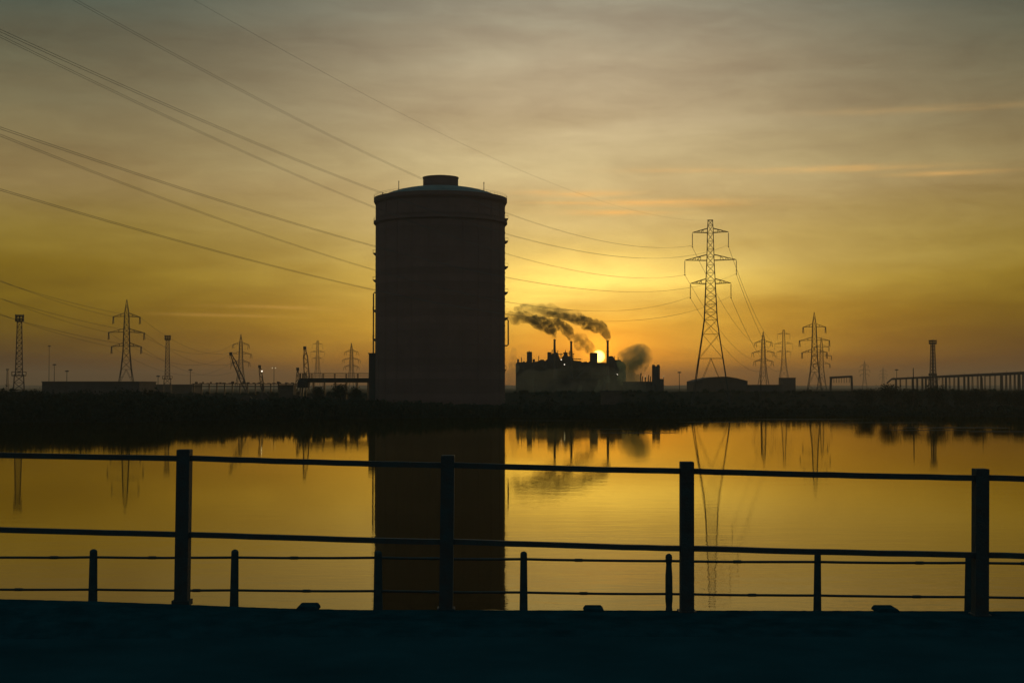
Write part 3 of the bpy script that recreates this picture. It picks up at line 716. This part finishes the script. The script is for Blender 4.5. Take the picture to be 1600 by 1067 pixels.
def pipe_gantry():
    D = 565; k = D / F_PX; t = thing('pipe_gantry', 'steel pipe gantry with handrails joining the foot of the gasholder', 'gantry', (at(467, 600, D).x, D, 3.0))
    X = lambda px: (px - 467) * k; Z = lambda row: EYE + (HORIZON - row) * k - 3.0
    L = X(579)
    MB().box(X(468), L, -1.6, 1.6, Z(593.6), Z(590.6)).build('deck', M['steel'], t)
    for r, y in ((.55, -.7), (.4, .6)): MB().tube([(X(466), y, Z(596) + .1), (L, y, Z(596) + .1)], r, 10).build('pipe', M['steel'], t)
    for row in (583.5, 587): 
        for y in (-1.5, 1.5): MB().bar((X(468), y, Z(row)), (L, y, Z(row)), .22 if row < 585 else .14).build('handrail', M['steel'], t)
    for px in range(469, 580, 18):
        for y in (-1.5, 1.5): MB().bar((X(px), y, Z(590.8)), (X(px), y, Z(583.2)), .26).build('rail_post', M['steel'], t)
    for i, px in enumerate(range(473, 580, 17)):
        for y in (-1.3, 1.3): MB().bar((X(px), y, 0), (X(px), y, Z(593.4)), .36).build('leg', M['steel'], t)
    for px in (470, 474, 479): MB().bar((X(px), -1.2, 0), (X(px), -1.2, Z(584)), .5).build('end_column', M['steel'], t)
    MB().box(X(466), X(483), -2, 2, Z(606), Z(596.5)).build('valve_house', M['clad'], t)
pipe_gantry()
def pipe_bridge():
    D = 640; k = D / F_PX; px0, px1 = 300, 470; t = thing('pipe_bridge', 'long low double-decked pipe bridge running between the cranes and lighting tower', 'pipe bridge', (at(px0, 600, D).x, D, 3))
    X = lambda px: (px - px0) * k; Z = lambda row: EYE + (HORIZON - row) * k - 3
    MB().box(0, X(px1), -1, 1, Z(600.2), Z(599)).build('upper_deck', M['steel'], t); MB().box(0, X(px1), -1, 1, Z(604.4), Z(602.8)).build('lower_deck', M['steel'], t)
    for i, px in enumerate(range(px0 + 3, px1, 12)): MB().bar((X(px), 0, 0), (X(px), 0, Z(599.2)), .5).build('leg', M['steel'], t)
    for i in range(26):
        px = px0 + 5 + i * 6.3 + random.uniform(-2, 2); MB().box(X(px), X(px) + random.uniform(.4, 1.6), -.5, .5, Z(599) + .002, Z(599) + random.uniform(.2, .9)).build('fitting', M['steel'], t)
pipe_bridge()

# ------------------------------------------------------------------ buildings
def building(name, label, px0, px1, row, D, depth, m, z0=2.0, prof=None, cat='building', extras=()):
    k = D / F_PX; x0, x1 = (px0 - 800) * k, (px1 - 800) * k; H = EYE + (HORIZON - row) * k - z0
    t = thing(name, label, cat, ((x0 + x1) / 2, D, z0)); w = (x1 - x0) / 2
    if prof is None:
        MB().box(-w, w, 0, depth, 0, H - .3).build('wall', m, t); MB().box(-w - .3, w + .3, -.3, depth + .3, H - .298, H).build('roof', M['clad'], t)
    else:
        po = [(w * a, H * b) for a, b in prof]; MB().prism([(-w, 0)] + [(w, 0)] + po[::-1], 0, depth).build('wall', m, t)
        mb = MB()
        for (a, b), (c, d) in zip(po[:-1], po[1:]): mb.add([(a, -.4, b + .02), (c, -.4, d + .02), (c, depth + .4, d + .02), (a, depth + .4, b + .02), (a, -.4, b + .25), (c, -.4, d + .25), (c, depth + .4, d + .25), (a, depth + .4, b + .25)], [(0, 1, 2, 3), (7, 6, 5, 4), (0, 4, 5, 1), (3, 2, 6, 7), (0, 3, 7, 4), (1, 5, 6, 2)])
        mb.build('roof', M['clad'], t)
    n = int((x1 - x0) / 6)
    for i in range(n):
        if n > 1 and i % 2 == 0: MB().box(-w + 6 * i + 1.6, -w + 6 * i + 4.2, -.05, .02, .4 if i % 6 == 0 else H * .35, H * .35 + 1.6 if i % 6 == 0 else H * .35 + 1.5).build('door' if i % 6 == 0 else 'window', M['glass'] if i % 6 else M['steel'], t)
    return t, k, H, w
arch = [(-1, .78), (-.8, .86), (-.4, .97), (0, 1), (.25, 1), (.6, .93), (1, .80)]
sh, k, H, w = building('round_roofed_shed', 'dark shed with a shallow curved roof behind the foot of the tallest pylon', 1085, 1168, 589, 900, 40, M['clad2'], 2.4, arch, 'shed')
building('warehouse', 'long low flat-roofed warehouse at the left below the large pointed pylon', 66, 218, 595.8, 640, 30, M['clad'])
building('square_block', 'small square windowless block left of the large right pylon', 1222, 1243, 590, 1000, 12, M['clad'], 3)
building('pump_house', 'dark flat block standing just above the far bank below the white steam', 941, 971, 610.4, 500, 10, M['brick'], 2)
building('rolling_shed', 'long low shed in front of the steelworks hall', 834, 942, 591.5, 830, 40, M['clad2'], 3)
building('long_low_shed', 'long low shed carrying the twin silos at its right end', 978, 1035, 596, 850, 24, M['clad'], 3)
building('far_shed', 'distant low shed right of the curved-roof shed', 1169, 1222, 601.0, 900, 30, M['clad'], 3)
building('low_hut', 'low dark hut right of the pipe bridge, under the smallest jib', 436, 458, 601, 600, 9, M['brick'], 3)
building('far_warehouse', 'distant flat shed between the smaller lighting tower and the pipe bridge', 225, 300, 600.5, 900, 30, M['clad2'], 3)

# twin silos
p = at(1025, HORIZON, 846); k = 846 / F_PX; t = thing('twin_silos', 'pair of dark upright silos joined side by side with stubby heads', 'silos', (p.x, 846, 3))
Z = lambda row: EYE + (HORIZON - row) * k - 3
for s in (-1, 1):
    si = MB().lathe([(1.15, 0), (1.15, Z(573.5)), (1.3, Z(573.4)), (1.3, Z(572.6)), (.5, Z(571))], 16, (s * 1.2, 0)).build('silo', M['clad'], t); MB().lathe([(.75, Z(572.5)), (.8, Z(570.5)), (.75, Z(569.8))], 10, (s * 1.45, 0)).build('vent_head', M['steel'], si)
MB().box(-1.6, 1.6, -.9, .9, Z(603), Z(574)).build('joining_frame', M['clad'], t); MB().box(2.3, 4.3, -1, 1, 0, Z(592)).build('annex', M['clad'], t)
for i, (px, rt) in enumerate(((1001, 583), (1003.5, 588), (1013, 586), (1016, 588), (1008.4, 589))):
    q = at(px, rt, 856); tag(MB().tube([(0, 0, 0), (0, 0, (q.z - 8) * .8), (.3, 0, q.z - 8)], [.35, .3, .45 if i == 0 else .25], 7).build('roof_vent_pipe', M['steel'], loc=(q.x, 856, 8.0)),
        ('tallest thin vent pipe on the long low shed', 'short vent pipe right beside the tallest one on the shed', 'mid-height vent pipe close left of the twin silos', 'short vent pipe touching the left of the twin silos', 'shortest vent pipe midway along the shed roof')[i], 'vent pipe', 'vent pipes on the long low shed')

# steelworks hall with its roof clutter
def steelworks():
    D = 1000; k = D / F_PX; t = thing('steelworks', 'long dark steelworks hall with stepped rooftop towers in front of the setting sun', 'steelworks', ((890 - 800) * k, D, 3))
    X = lambda px: (px - 890) * k; Z = lambda row: EYE + (HORIZON - row) * k - 3
    def blk(name, a, b, r0, r1, y0=0, y1=14, m='clad'): return MB().box(X(a), X(b), y0, y1, Z(r1), Z(r0)).build(name, M[m], t)
    hall = MB().prism([(X(806), 0), (X(978), 0), (X(978), Z(569)), (X(974), Z(566.8)), (X(905), Z(566)), (X(808), Z(566)), (X(806), Z(567.5))], 0, 45).build('hall', M['clad2'], t)
    for a, b, r in ((823.5, 831.5, 549.5), (832.5, 836, 561), (856, 861.5, 550), (923, 934, 551)): blk('rooftop_tower', a, b, r, 567, 2, 12)
    blk('rooftop_house', 808, 811, 561, 567); 
    MB().prism([(X(838), Z(567)), (X(838), Z(565)), (X(846), Z(561.5)), (X(850), Z(562)), (X(852), Z(564)), (X(858), Z(558)), (X(860), Z(555)), (X(868), Z(549)), (X(871), Z(551)), (X(874.5), Z(558)), (X(876), Z(562)), (X(880), Z(563)), (X(880), Z(567))], 3, 13).build('stepped_roof', M['clad'], t)
    MB().prism([(X(878), Z(567)), (X(879), Z(557)), (X(881.5), Z(555)), (X(882), Z(550)), (X(886), Z(550)), (X(888), Z(556)), (X(894), Z(557)), (X(897), Z(563)), (X(909), Z(564)), (X(909), Z(567))], 4, 13).build('furnace_top', M['clad'], t)
    MB().prism([(X(951), Z(567.5)), (X(951), Z(560)), (X(954), Z(556)), (X(958), Z(556)), (X(962), Z(562)), (X(970), Z(562)), (X(974), Z(567.5))], 4, 13).build('end_house', M['clad'], t)
    for a, r in ((863, 546), (872, 547), (877, 551), (884, 546.5), (890, 548), (896, 553), (842, 556), (827, 547.5), (815, 558), (961, 556), (967, 558)):
        MB().bar((X(a), 6, Z(567)), (X(a), 6, Z(r)), .5).build('roof_mast', M['steel'], t)
    for a, b, r in ((862, 880, 552.5), (880, 898, 551.5), (893, 909, 560)): MB().bar((X(a), 6, Z(r)), (X(b), 6, Z(r + 1)), .6).build('duct', M['steel'], t)
    rr = random.Random(3)
    for i in range(26):
        a = rr.uniform(812, 972); h = rr.uniform(1.2, 4.5); b = blk('roof_vent', a, a + rr.uniform(1.2, 4), 566.4 - h / 2.2, 567, rr.uniform(0, 2), 3 + rr.uniform(0, 8))
    for a, ra, b, rb in ((812, 590, 838, 569), (846, 571, 872, 586), (900, 592, 926, 568), (930, 583, 968, 583), (936, 572, 952, 590), (868, 578, 930, 576), (815, 580, 866, 581)):
        MB().bar((X(a), -2, Z(ra)), (X(b), -2, Z(rb)), 1.3).build('conveyor_duct', M['steel'], t)
    for a in (818, 834, 853, 871, 888, 906, 925, 944, 960): MB().bar((X(a), -1.2, 0), (X(a), -1.2, Z(569)), .8).build('pipe_riser', M['steel'], t)
    for px, r in ((882, 569.5), (877, 562)): MB().box(X(px) - .3, X(px) + .3, -.12, -.02, Z(r) - .3, Z(r) + .3).build('wall_lamp', M['lamp'], t)
    MB().box(X(964.6) - .4, X(964.6) + .4, -.12, -.02, Z(584.5) - .4, Z(584.5) + .4).build('wall_lamp', M['lamp'], t)
    for i in range(9): MB().box(X(816 + i * 17), X(824 + i * 17), -.1, -.01, Z(596), Z(592)).build('window', M['glass'], t)
steelworks()
for px, row, lab in ((866.5, 530, 'left smoking chimney of the steelworks'), (892.5, 533, 'middle smoking chimney of the steelworks'), (949.5, 532, 'right smoking chimney standing just right of the sun')):
    D = 992; p = at(px, row, D); t = thing('chimney', lab, 'chimney', (p.x, D, 3), 0, 'smoking steelworks chimneys'); H = p.z - 3
    MB().lathe([(1.4, 0), (.95, H * .6), (.72, H - .8), (.85, H - .75), (.85, H - .1), (.6, H)], 16).build('stack', M['brick'], t, smooth=True)
    for f in (.62, .8): MB().lathe([(.9, H * f), (1.5, H * f), (1.5, H * f + .3), (.9, H * f + .3)], 16, cap=False).build('gallery', M['steel'], t)

# portal frame, trestle conveyor on the right
def portal_frame():
    D = 900; k = D / F_PX; t = thing('portal_frame', 'open steel portal frame standing on the right flats', 'frame', (at(1314, 600, D).x, D, 3)); X = lambda px: (px - 1314) * k; Z = lambda r: EYE + (HORIZON - r) * k - 3
    MB().bar((X(1297), 0, 0), (X(1298.5), 0, Z(590)), 1.2).build('leg', M['steel'], t); MB().bar((X(1331.5), 0, 0), (X(1330.5), 0, Z(588)), 1.2).build('leg', M['steel'], t)
    MB().bar((X(1296.5), 0, Z(590)), (X(1331.5), 0, Z(588.2)), 1.3).build('beam', M['steel'], t)
    MB().bar((X(1298), 0, Z(594)), (X(1301), 0, Z(590.5)), .4).build('brace', M['steel'], t); MB().bar((X(1331), 0, Z(593)), (X(1328), 0, Z(589)), .4).build('brace', M['steel'], t)
    for px in range(1303, 1330, 4): MB().bar((X(px), 0, Z(598)), (X(px), 0, Z(590 - (px - 1298) * .05)), .25).build('hanger_rod', M['steel'], t)
portal_frame()
def conveyor():
    D = 960; k = D / F_PX; t = thing('trestle_conveyor', 'long trestle conveyor on many legs climbing to the right edge', 'conveyor', (at(1395, 600, D).x, D, 3)); X = lambda px: (px - 1395) * k; Z = lambda r: EYE + (HORIZON - r) * k - 3
    row = lambda px: interp(px, [(1386, 597.5), (1394, 590.6), (1480, 586.2), (1600, 580.4), (1700, 575.5)])
    gal = MB(); pts = [1386, 1394, 1440, 1480, 1540, 1600, 1700]
    for a, b in zip(pts[:-1], pts[1:]):
        th = .9 if a < 1390 else (.5 + .35 * (a - 1394) / 200) * 2.6
        gal.add([(X(a), -1.2, Z(row(a)) - th), (X(b), -1.2, Z(row(b)) - th), (X(b), 1.2, Z(row(b)) - th), (X(a), 1.2, Z(row(a)) - th), (X(a), -1.2, Z(row(a))), (X(b), -1.2, Z(row(b))), (X(b), 1.2, Z(row(b))), (X(a), 1.2, Z(row(a)))],
                [(0, 1, 2, 3), (7, 6, 5, 4), (0, 4, 5, 1), (3, 2, 6, 7), (0, 3, 7, 4), (1, 5, 6, 2)])
    gal.build('gallery', M['clad'], t)
    px = 1400
    while px < 1700:
        wd = random.choice((.3, .36, .6)) if px < 1560 else random.choice((.5, 1.0)); mb = MB(); z = Z(row(px)) - .6
        mb.bar((X(px), -1.4, 0), (X(px), -.9, z), wd); mb.bar((X(px), 1.4, 0), (X(px), .9, z), wd); mb.bar((X(px), -1.2, z * .45), (X(px), 1.2, z * .45), wd * .6); mb.build('trestle', M['steel'], t); px += random.uniform(5.0, 10.5)
    for px in range(1396, 1700, 22): MB().bar((X(px), -1.1, Z(row(px))), (X(px), -1.1, Z(row(px)) + 1.0), .12).build('rail_post', M['steel'], t)
    MB().box(X(1452), X(1463), -1.6, 1.6, Z(587), Z(583.6)).build('drive_house', M['clad'], t)
conveyor()

# ------------------------------------------------------------------ vegetation
def leaf_cloud(n, pos, size, rng):
    """n small tilted leaf sprays (quads) at pos[n,3]."""
    a = rng.normal(size=(n, 3)); a /= np.linalg.norm(a, axis=1)[:, None]; b = rng.normal(size=(n, 3)); b -= a * (a * b).sum(1)[:, None]; b /= np.linalg.norm(b, axis=1)[:, None]
    s = size * rng.uniform(.5, 1.3, n)[:, None]; a = a * s; b = b * s * .55
    v = np.stack([pos - a, pos + b * .9 - a * .1, pos + a, pos - b], 1).reshape(-1, 3)
    f = np.arange(4 * n).reshape(n, 4); return v, f
def mesh_np(name, v, f, m):
    me = bpy.data.meshes.new(name); me.vertices.add(len(v)); me.vertices.foreach_set('co', v.astype(np.float32).ravel()); me.loops.add(f.size); me.loops.foreach_set('vertex_index', f.astype(np.int32).ravel())
    me.polygons.add(len(f)); me.polygons.foreach_set('loop_start', np.arange(len(f), dtype=np.int32) * 4); me.update(calc_edges=True); me.validate(); me.materials.append(m)
    o = bpy.data.objects.new(name, me); COL.objects.link(o); return o
SCRUB_H = [(-300, 9.6), (0, 9.6), (60, 9.3), (110, 9.2), (160, 9.7), (215, 9.4), (250, 9.0), (285, 7.4), (310, 8.6), (345, 7.6), (380, 6.8), (430, 6.8), (500, 6.7), (560, 6.5), (620, 5.6), (700, 4.8), (790, 4.1), (900, 4.0), (950, 4.3), (970, 5.2), (1040, 5.0), (1100, 2.6), (1180, 2.0), (1300, 2.0), (1380, 2.6), (1480, 3.0), (1600, 3.2), (1900, 3.6)]
def scrub():
    rng = np.random.default_rng(5); V_ = []; F_ = []; o = 0
    for i in range(2500):
        px = rng.uniform(-120, 1720); d = rng.uniform(0, 1) ** 1.6 * 34 - .5; Y = shore(px) + d - 6.5; X = (px - 800) * Y / F_PX
        if i % 4 == 0: Y = rng.uniform(545, 655); X = (px - 800) * Y / F_PX
        if abs(px - 688) < 112 and Y > 505: continue
        g = ground_z(X, Y); Ht = interp(px, SCRUB_H) * (1.0 if d < 14 else .92) - g if i % 4 else rng.uniform(.6, 1.7); Ht *= rng.uniform(.6, 1.0) * (1 + .16 * noise.noise(Vector((px * .035, 1.5, d * .05))) + .07 * noise.noise(Vector((px * .15, 4, d * .1))))
        if Ht < .5: Ht = .5
        n = int(50 + Ht * 26); r = Ht * rng.uniform(.5, .8)
        u = rng.normal(size=(n, 3)); u /= np.linalg.norm(u, axis=1)[:, None]; rad = rng.uniform(.25, 1, n)[:, None] ** .5
        lump = 1 + .25 * np.sin(u[:, :1] * 4 + i) * np.cos(u[:, 1:2] * 5 + i * 2)
        pos = u * rad * lump * np.array([r, r, Ht * .52]) + np.array([X, Y, g + Ht * .46]); pos[:, 2] = np.maximum(pos[:, 2], g + .05)
        v, f = leaf_cloud(n, pos, .55, rng); V_.append(v); F_.append(f + o); o += len(v)
    for i in range(3600):       # reeds and grass along the waterline and over the inland bank
        px = rng.uniform(-120, 1720); ridge = i % 3 == 0
        Y = rng.uniform(590, 660) if ridge else shore(px) + rng.uniform(-9, 2); X = (px - 800) * Y / F_PX
        if abs(px - 688) < 112 and ridge: continue
        g = ground_z(X, Y); h = rng.uniform(.5, 1.5); n = 9
        bx = X + rng.normal(0, .7, n); by = Y + rng.normal(0, .5, n); hh = h * rng.uniform(.5, 1, n); ln = rng.normal(0, .25, n)
        v = np.stack([np.stack([bx - .08, by, np.full(n, g - .1)], 1), np.stack([bx + .08, by, np.full(n, g - .1)], 1), np.stack([bx + .03 + ln, by, g + hh], 1), np.stack([bx - .03 + ln, by, g + hh], 1)], 1).reshape(-1, 3)
        V_.append(v); F_.append(np.arange(4 * n).reshape(n, 4) + o); o += len(v)
    tag(mesh_np('scrub', np.concatenate(V_), np.concatenate(F_), M['leaf']), 'dark scrub and reeds covering the far bank', 'scrub', kind='stuff')
scrub()

def shrub(label, px, row, D, rpx, seed, kind='tree', group='rounded trees on the right bank'):
    k = D / F_PX; p = at(px, row, D); g = ground_z(p.x, D) - .2; H = p.z - g; rng = np.random.default_rng(seed); r = rpx * k
    t = thing(kind, label, kind, (p.x, D, g), 0, group)
    tr = MB(); tr.tube([(0, 0, 0), (.1, 0, H * .3), (.05, .1, H * .62)], [.22, .16, .07], 7)
    for i in range(6):
        a = i * 1.05 + rng.uniform(0, .5); tr.tube([(.08, 0, H * (.22 + .05 * i)), (r * .35 * math.cos(a), r * .35 * math.sin(a), H * (.42 + .05 * i)), (r * .65 * math.cos(a), r * .65 * math.sin(a), H * (.55 + .05 * i))], [.1, .07, .03], 5)
    tr.build('trunk', M['bark'], t)
    P = []
    for i in range(16):
        c = rng.normal(size=3); c /= np.linalg.norm(c); c = c * np.array([r * .62, r * .62, H * .3]) * rng.uniform(.4, 1.05) + np.array([0, 0, H * .6]); q = rng.normal(size=(130, 3)) * np.array([r * .24, r * .24, H * .12]); P.append(c + q)
    P = np.concatenate(P); P = P[(P[:, 2] > .25) & (P[:, 2] < H)]
    v, f = leaf_cloud(len(P), P, .3, rng); o = mesh_np('crown', v, f, M['leaf']); o.parent = t
for i, (px, row, D, r, lab) in enumerate(((1388, 600, 520, 24, 'dark rounded tree under the low end of the trestle conveyor'), (1465, 601.5, 500, 27, 'widest rounded tree in front of the lighting tower on the right'),
        (1528, 607, 495, 20, 'rounded tree standing clear between the widest one and the right edge'), (1596, 609, 492, 24, 'rounded tree cut by the right edge of the view'), (1563, 613, 500, 22, 'low rounded tree second from the right edge'),
        (1352, 606.5, 540, 20, 'low rounded tree between the portal frame and the conveyor'), (1422, 607, 510, 24, 'low rounded tree at the foot of the plain pole'), (1499, 609, 508, 17, 'smallest rounded tree, squeezed between two wider ones'))):
    shrub(lab, px, row, D, r, 40 + i)

for i, (px, row, D, r, lab) in enumerate(((531, 599.5, 520, 17, 'larger dark bush under the pipe gantry'), (497, 604, 515, 14, 'lower dark bush under the left end of the pipe gantry'), (556, 604, 512, 12, 'small dark bush under the pipe gantry close to the gasholder foot'))):
    shrub(lab, px, row, D, r, 70 + i, 'bush', 'bushes under the pipe gantry')

# ------------------------------------------------------------------ smoke and steam
def smoke_mat(name, col, dens, aniso=0.2, scale=.35, soft=False):
    m = bpy.data.materials.new(name); m.use_nodes = True; nt = m.node_tree; nt.nodes.clear(); T = NT(nt); out = T.n('ShaderNodeOutputMaterial')
    pos = T.n('ShaderNodeNewGeometry').outputs['Position']
    nz = T.n('ShaderNodeTexNoise', ins={'Vector': pos, 'Scale': scale, 'Detail': 3.0, 'Roughness': .6}).outputs[0]
    d = T.m('MULTIPLY', T.m('MULTIPLY', T.m('SUBTRACT', nz, .37 if soft else .38), 4.0, clamp=True), dens)
    if soft:      # thins out towards the edge of the billow
        g = T.n('ShaderNodeTexCoord').outputs['Generated']
        q = T.n('ShaderNodeVectorMath', operation='MULTIPLY_ADD', ins={0: g, 1: (2, 2, 2), 2: (-1, -1, -1.1)}).outputs[0]
        ln = T.n('ShaderNodeVectorMath', operation='LENGTH', ins={0: q}).outputs['Value']
        d = T.m('MULTIPLY', d, T.m('MULTIPLY', T.m('SUBTRACT', 1.3, ln), 1.4, clamp=True))
    v = T.n('ShaderNodeVolumePrincipled', ins={'Color': (*col, 1), 'Density': d, 'Anisotropy': aniso}); nt.links.new(v.outputs[0], out.inputs['Volume']); return m
def plume(name, label, pts, D, m, seed, vox=.9, gap=.42):
    """pts: (px, row, radius px) along the drift; one lumpy closed body grown from overlapping puffs."""
    rng = random.Random(seed); k = D / F_PX; bm = bmesh.new(); base = at(pts[0][0], pts[0][1], D)
    for (x0, y0, r0), (x1, y1, r1) in zip(pts[:-1], pts[1:]):
        L = math.hypot(x1 - x0, y1 - y0); n = max(2, int(L / ((r0 + r1) / 2 * gap)))
        for i in range(n):
            f = i / n; r = (r0 + (r1 - r0) * f); j = r * .55
            r *= 1.3 + .45 * (name == 'smoke_plume') * min(1, r / 4); c = at(x0 + (x1 - x0) * f + rng.uniform(-j, j), y0 + (y1 - y0) * f + rng.uniform(-j, j) * .9, D) - base; c.y += rng.uniform(-j, j) * k * 1.2
            bmesh.ops.create_icosphere(bm, subdivisions=2, radius=r * k * rng.uniform(.7, 1.05), matrix=Matrix.Translation(c))
    me = bpy.data.meshes.new(name); bm.to_mesh(me); bm.free(); o = bpy.data.objects.new(name, me); COL.objects.link(o)
    md = o.modifiers.new('r', 'REMESH'); md.mode = 'VOXEL'; md.voxel_size = vox
    dg = bpy.context.evaluated_depsgraph_get(); me2 = bpy.data.meshes.new_from_object(o.evaluated_get(dg)); o.modifiers.clear(); o.data = me2; me2.materials.clear(); me2.materials.append(m)
    o.location = base; return tag(o, label, 'smoke', kind='thing')
SM = smoke_mat('brown_smoke', (.46, .35, .13), .5, .2, .3); SM2 = smoke_mat('thin_smoke', (.42, .33, .15), .20, .2, .25); SM3 = smoke_mat('smoke_veil', (.5, .4, .2), .13, .2, .12); ST = smoke_mat('steam', (.86, .74, .34), .26, .3, .13, True); FUME = smoke_mat('low_fume', (.85, .62, .36), .03, .3, .05); ST2 = smoke_mat('thin_steam', (.7, .62, .36), .10, .3, .3)
PD = 992
plume('smoke_plume', 'thick brown smoke blowing left from the left chimney', [(866.5, 531, 1.9), (865.5, 524, 3.3), (862, 517, 4.6), (856, 511, 6.6), (848, 506, 7), (839, 503, 5.5), (830, 500.5, 4), (818, 498, 3), (806, 497, 2.4)], PD, SM, 1, .7)
plume('smoke_plume', 'thick brown smoke blowing left from the middle chimney', [(892.5, 534, 1.9), (891.5, 526, 3.3), (888, 519, 4.4), (882, 513, 5.4), (874, 509, 5.4), (866, 505.5, 4.6), (857, 502, 3.4)], PD + 3, SM, 2, .7)
plume('smoke_plume', 'longest brown smoke plume blowing left from the right chimney', [(949.5, 533, 1.9), (949, 525.5, 3.2), (946, 519, 4.2), (940, 513, 5.6), (931, 508.5, 6), (920, 505, 6), (908, 502, 5.2), (896, 499, 4.6), (883, 496, 4), (870, 492.5, 3.4), (856, 490, 2.8)], PD + 6, SM, 3, .7)
plume('smoke_trail', 'thin brown veil of smoke drifting above the left chimney', [(915, 501, 6), (895, 495, 8), (875, 489, 9.5), (856, 485, 9), (838, 483, 8), (820, 483, 7), (806, 484, 5)], PD + 12, SM3, 4)
plume('smoke_trail', 'faint ragged smoke drifting towards the gasholder', [(836, 499, 7), (820, 498, 8), (806, 496, 7), (795, 493, 5)], PD + 14, SM2, 5)
plume('smoke_cloud', 'dim smoke cloud rising just left of the sun', [(927, 551, 4), (921, 545, 7), (914, 538, 10), (908, 532, 10), (903, 527, 7)], PD + 10, SM2, 6)
plume('steam_cloud', 'large grey steam cloud billowing right of the chimneys', [(976, 598, 12), (982, 590, 14), (987, 580, 16), (991, 570, 18), (996, 561, 18), (1003, 555, 14), (988, 553, 12), (978, 558, 10)], 955, ST, 7, 1.4)
plume('steam_plume', 'thin tall steam wisp beside the right flank of the gasholder', [(797, 598, 4), (800, 588, 6), (802, 575, 6), (803, 560, 5), (804, 545, 4)], 960, ST2, 8)
plume('steam_plume', 'small pale steam wisp leaning right over the pump house', [(928, 614, 2), (934, 608, 3.5), (940, 600, 4.5), (946, 594, 5), (953, 591, 4)], 700, ST2, 9, .6)
plume('steam_plume', 'tiny pale steam wisp above the bank left of the pump house', [(903, 616, 2), (905, 610, 3), (908, 605, 3)], 720, ST2, 10, .5)

plume('fume_bank', 'thin brown fume hanging low in front of the steelworks hall', [(798, 598, 12), (850, 594, 16), (900, 592, 18), (960, 592, 18), (1010, 598, 12)], 790, FUME, 11, 2.5)

# ------------------------------------------------------------------ haze
def haze():
    m = bpy.data.materials.new('haze'); m.use_nodes = True; nt = m.node_tree; nt.nodes.clear(); T = NT(nt); out = T.n('ShaderNodeOutputMaterial')
    v = T.n('ShaderNodeVolumePrincipled', ins={'Color': (.97, .80, .58, 1), 'Density': HAZE, 'Anisotropy': .25}); nt.links.new(v.outputs[0], out.inputs['Volume'])
    tag(MB().box(-3800, 3800, -170, 8150, -4.2, 96).build('haze', m), kind='stuff')
HAZE = 0.00014
haze()
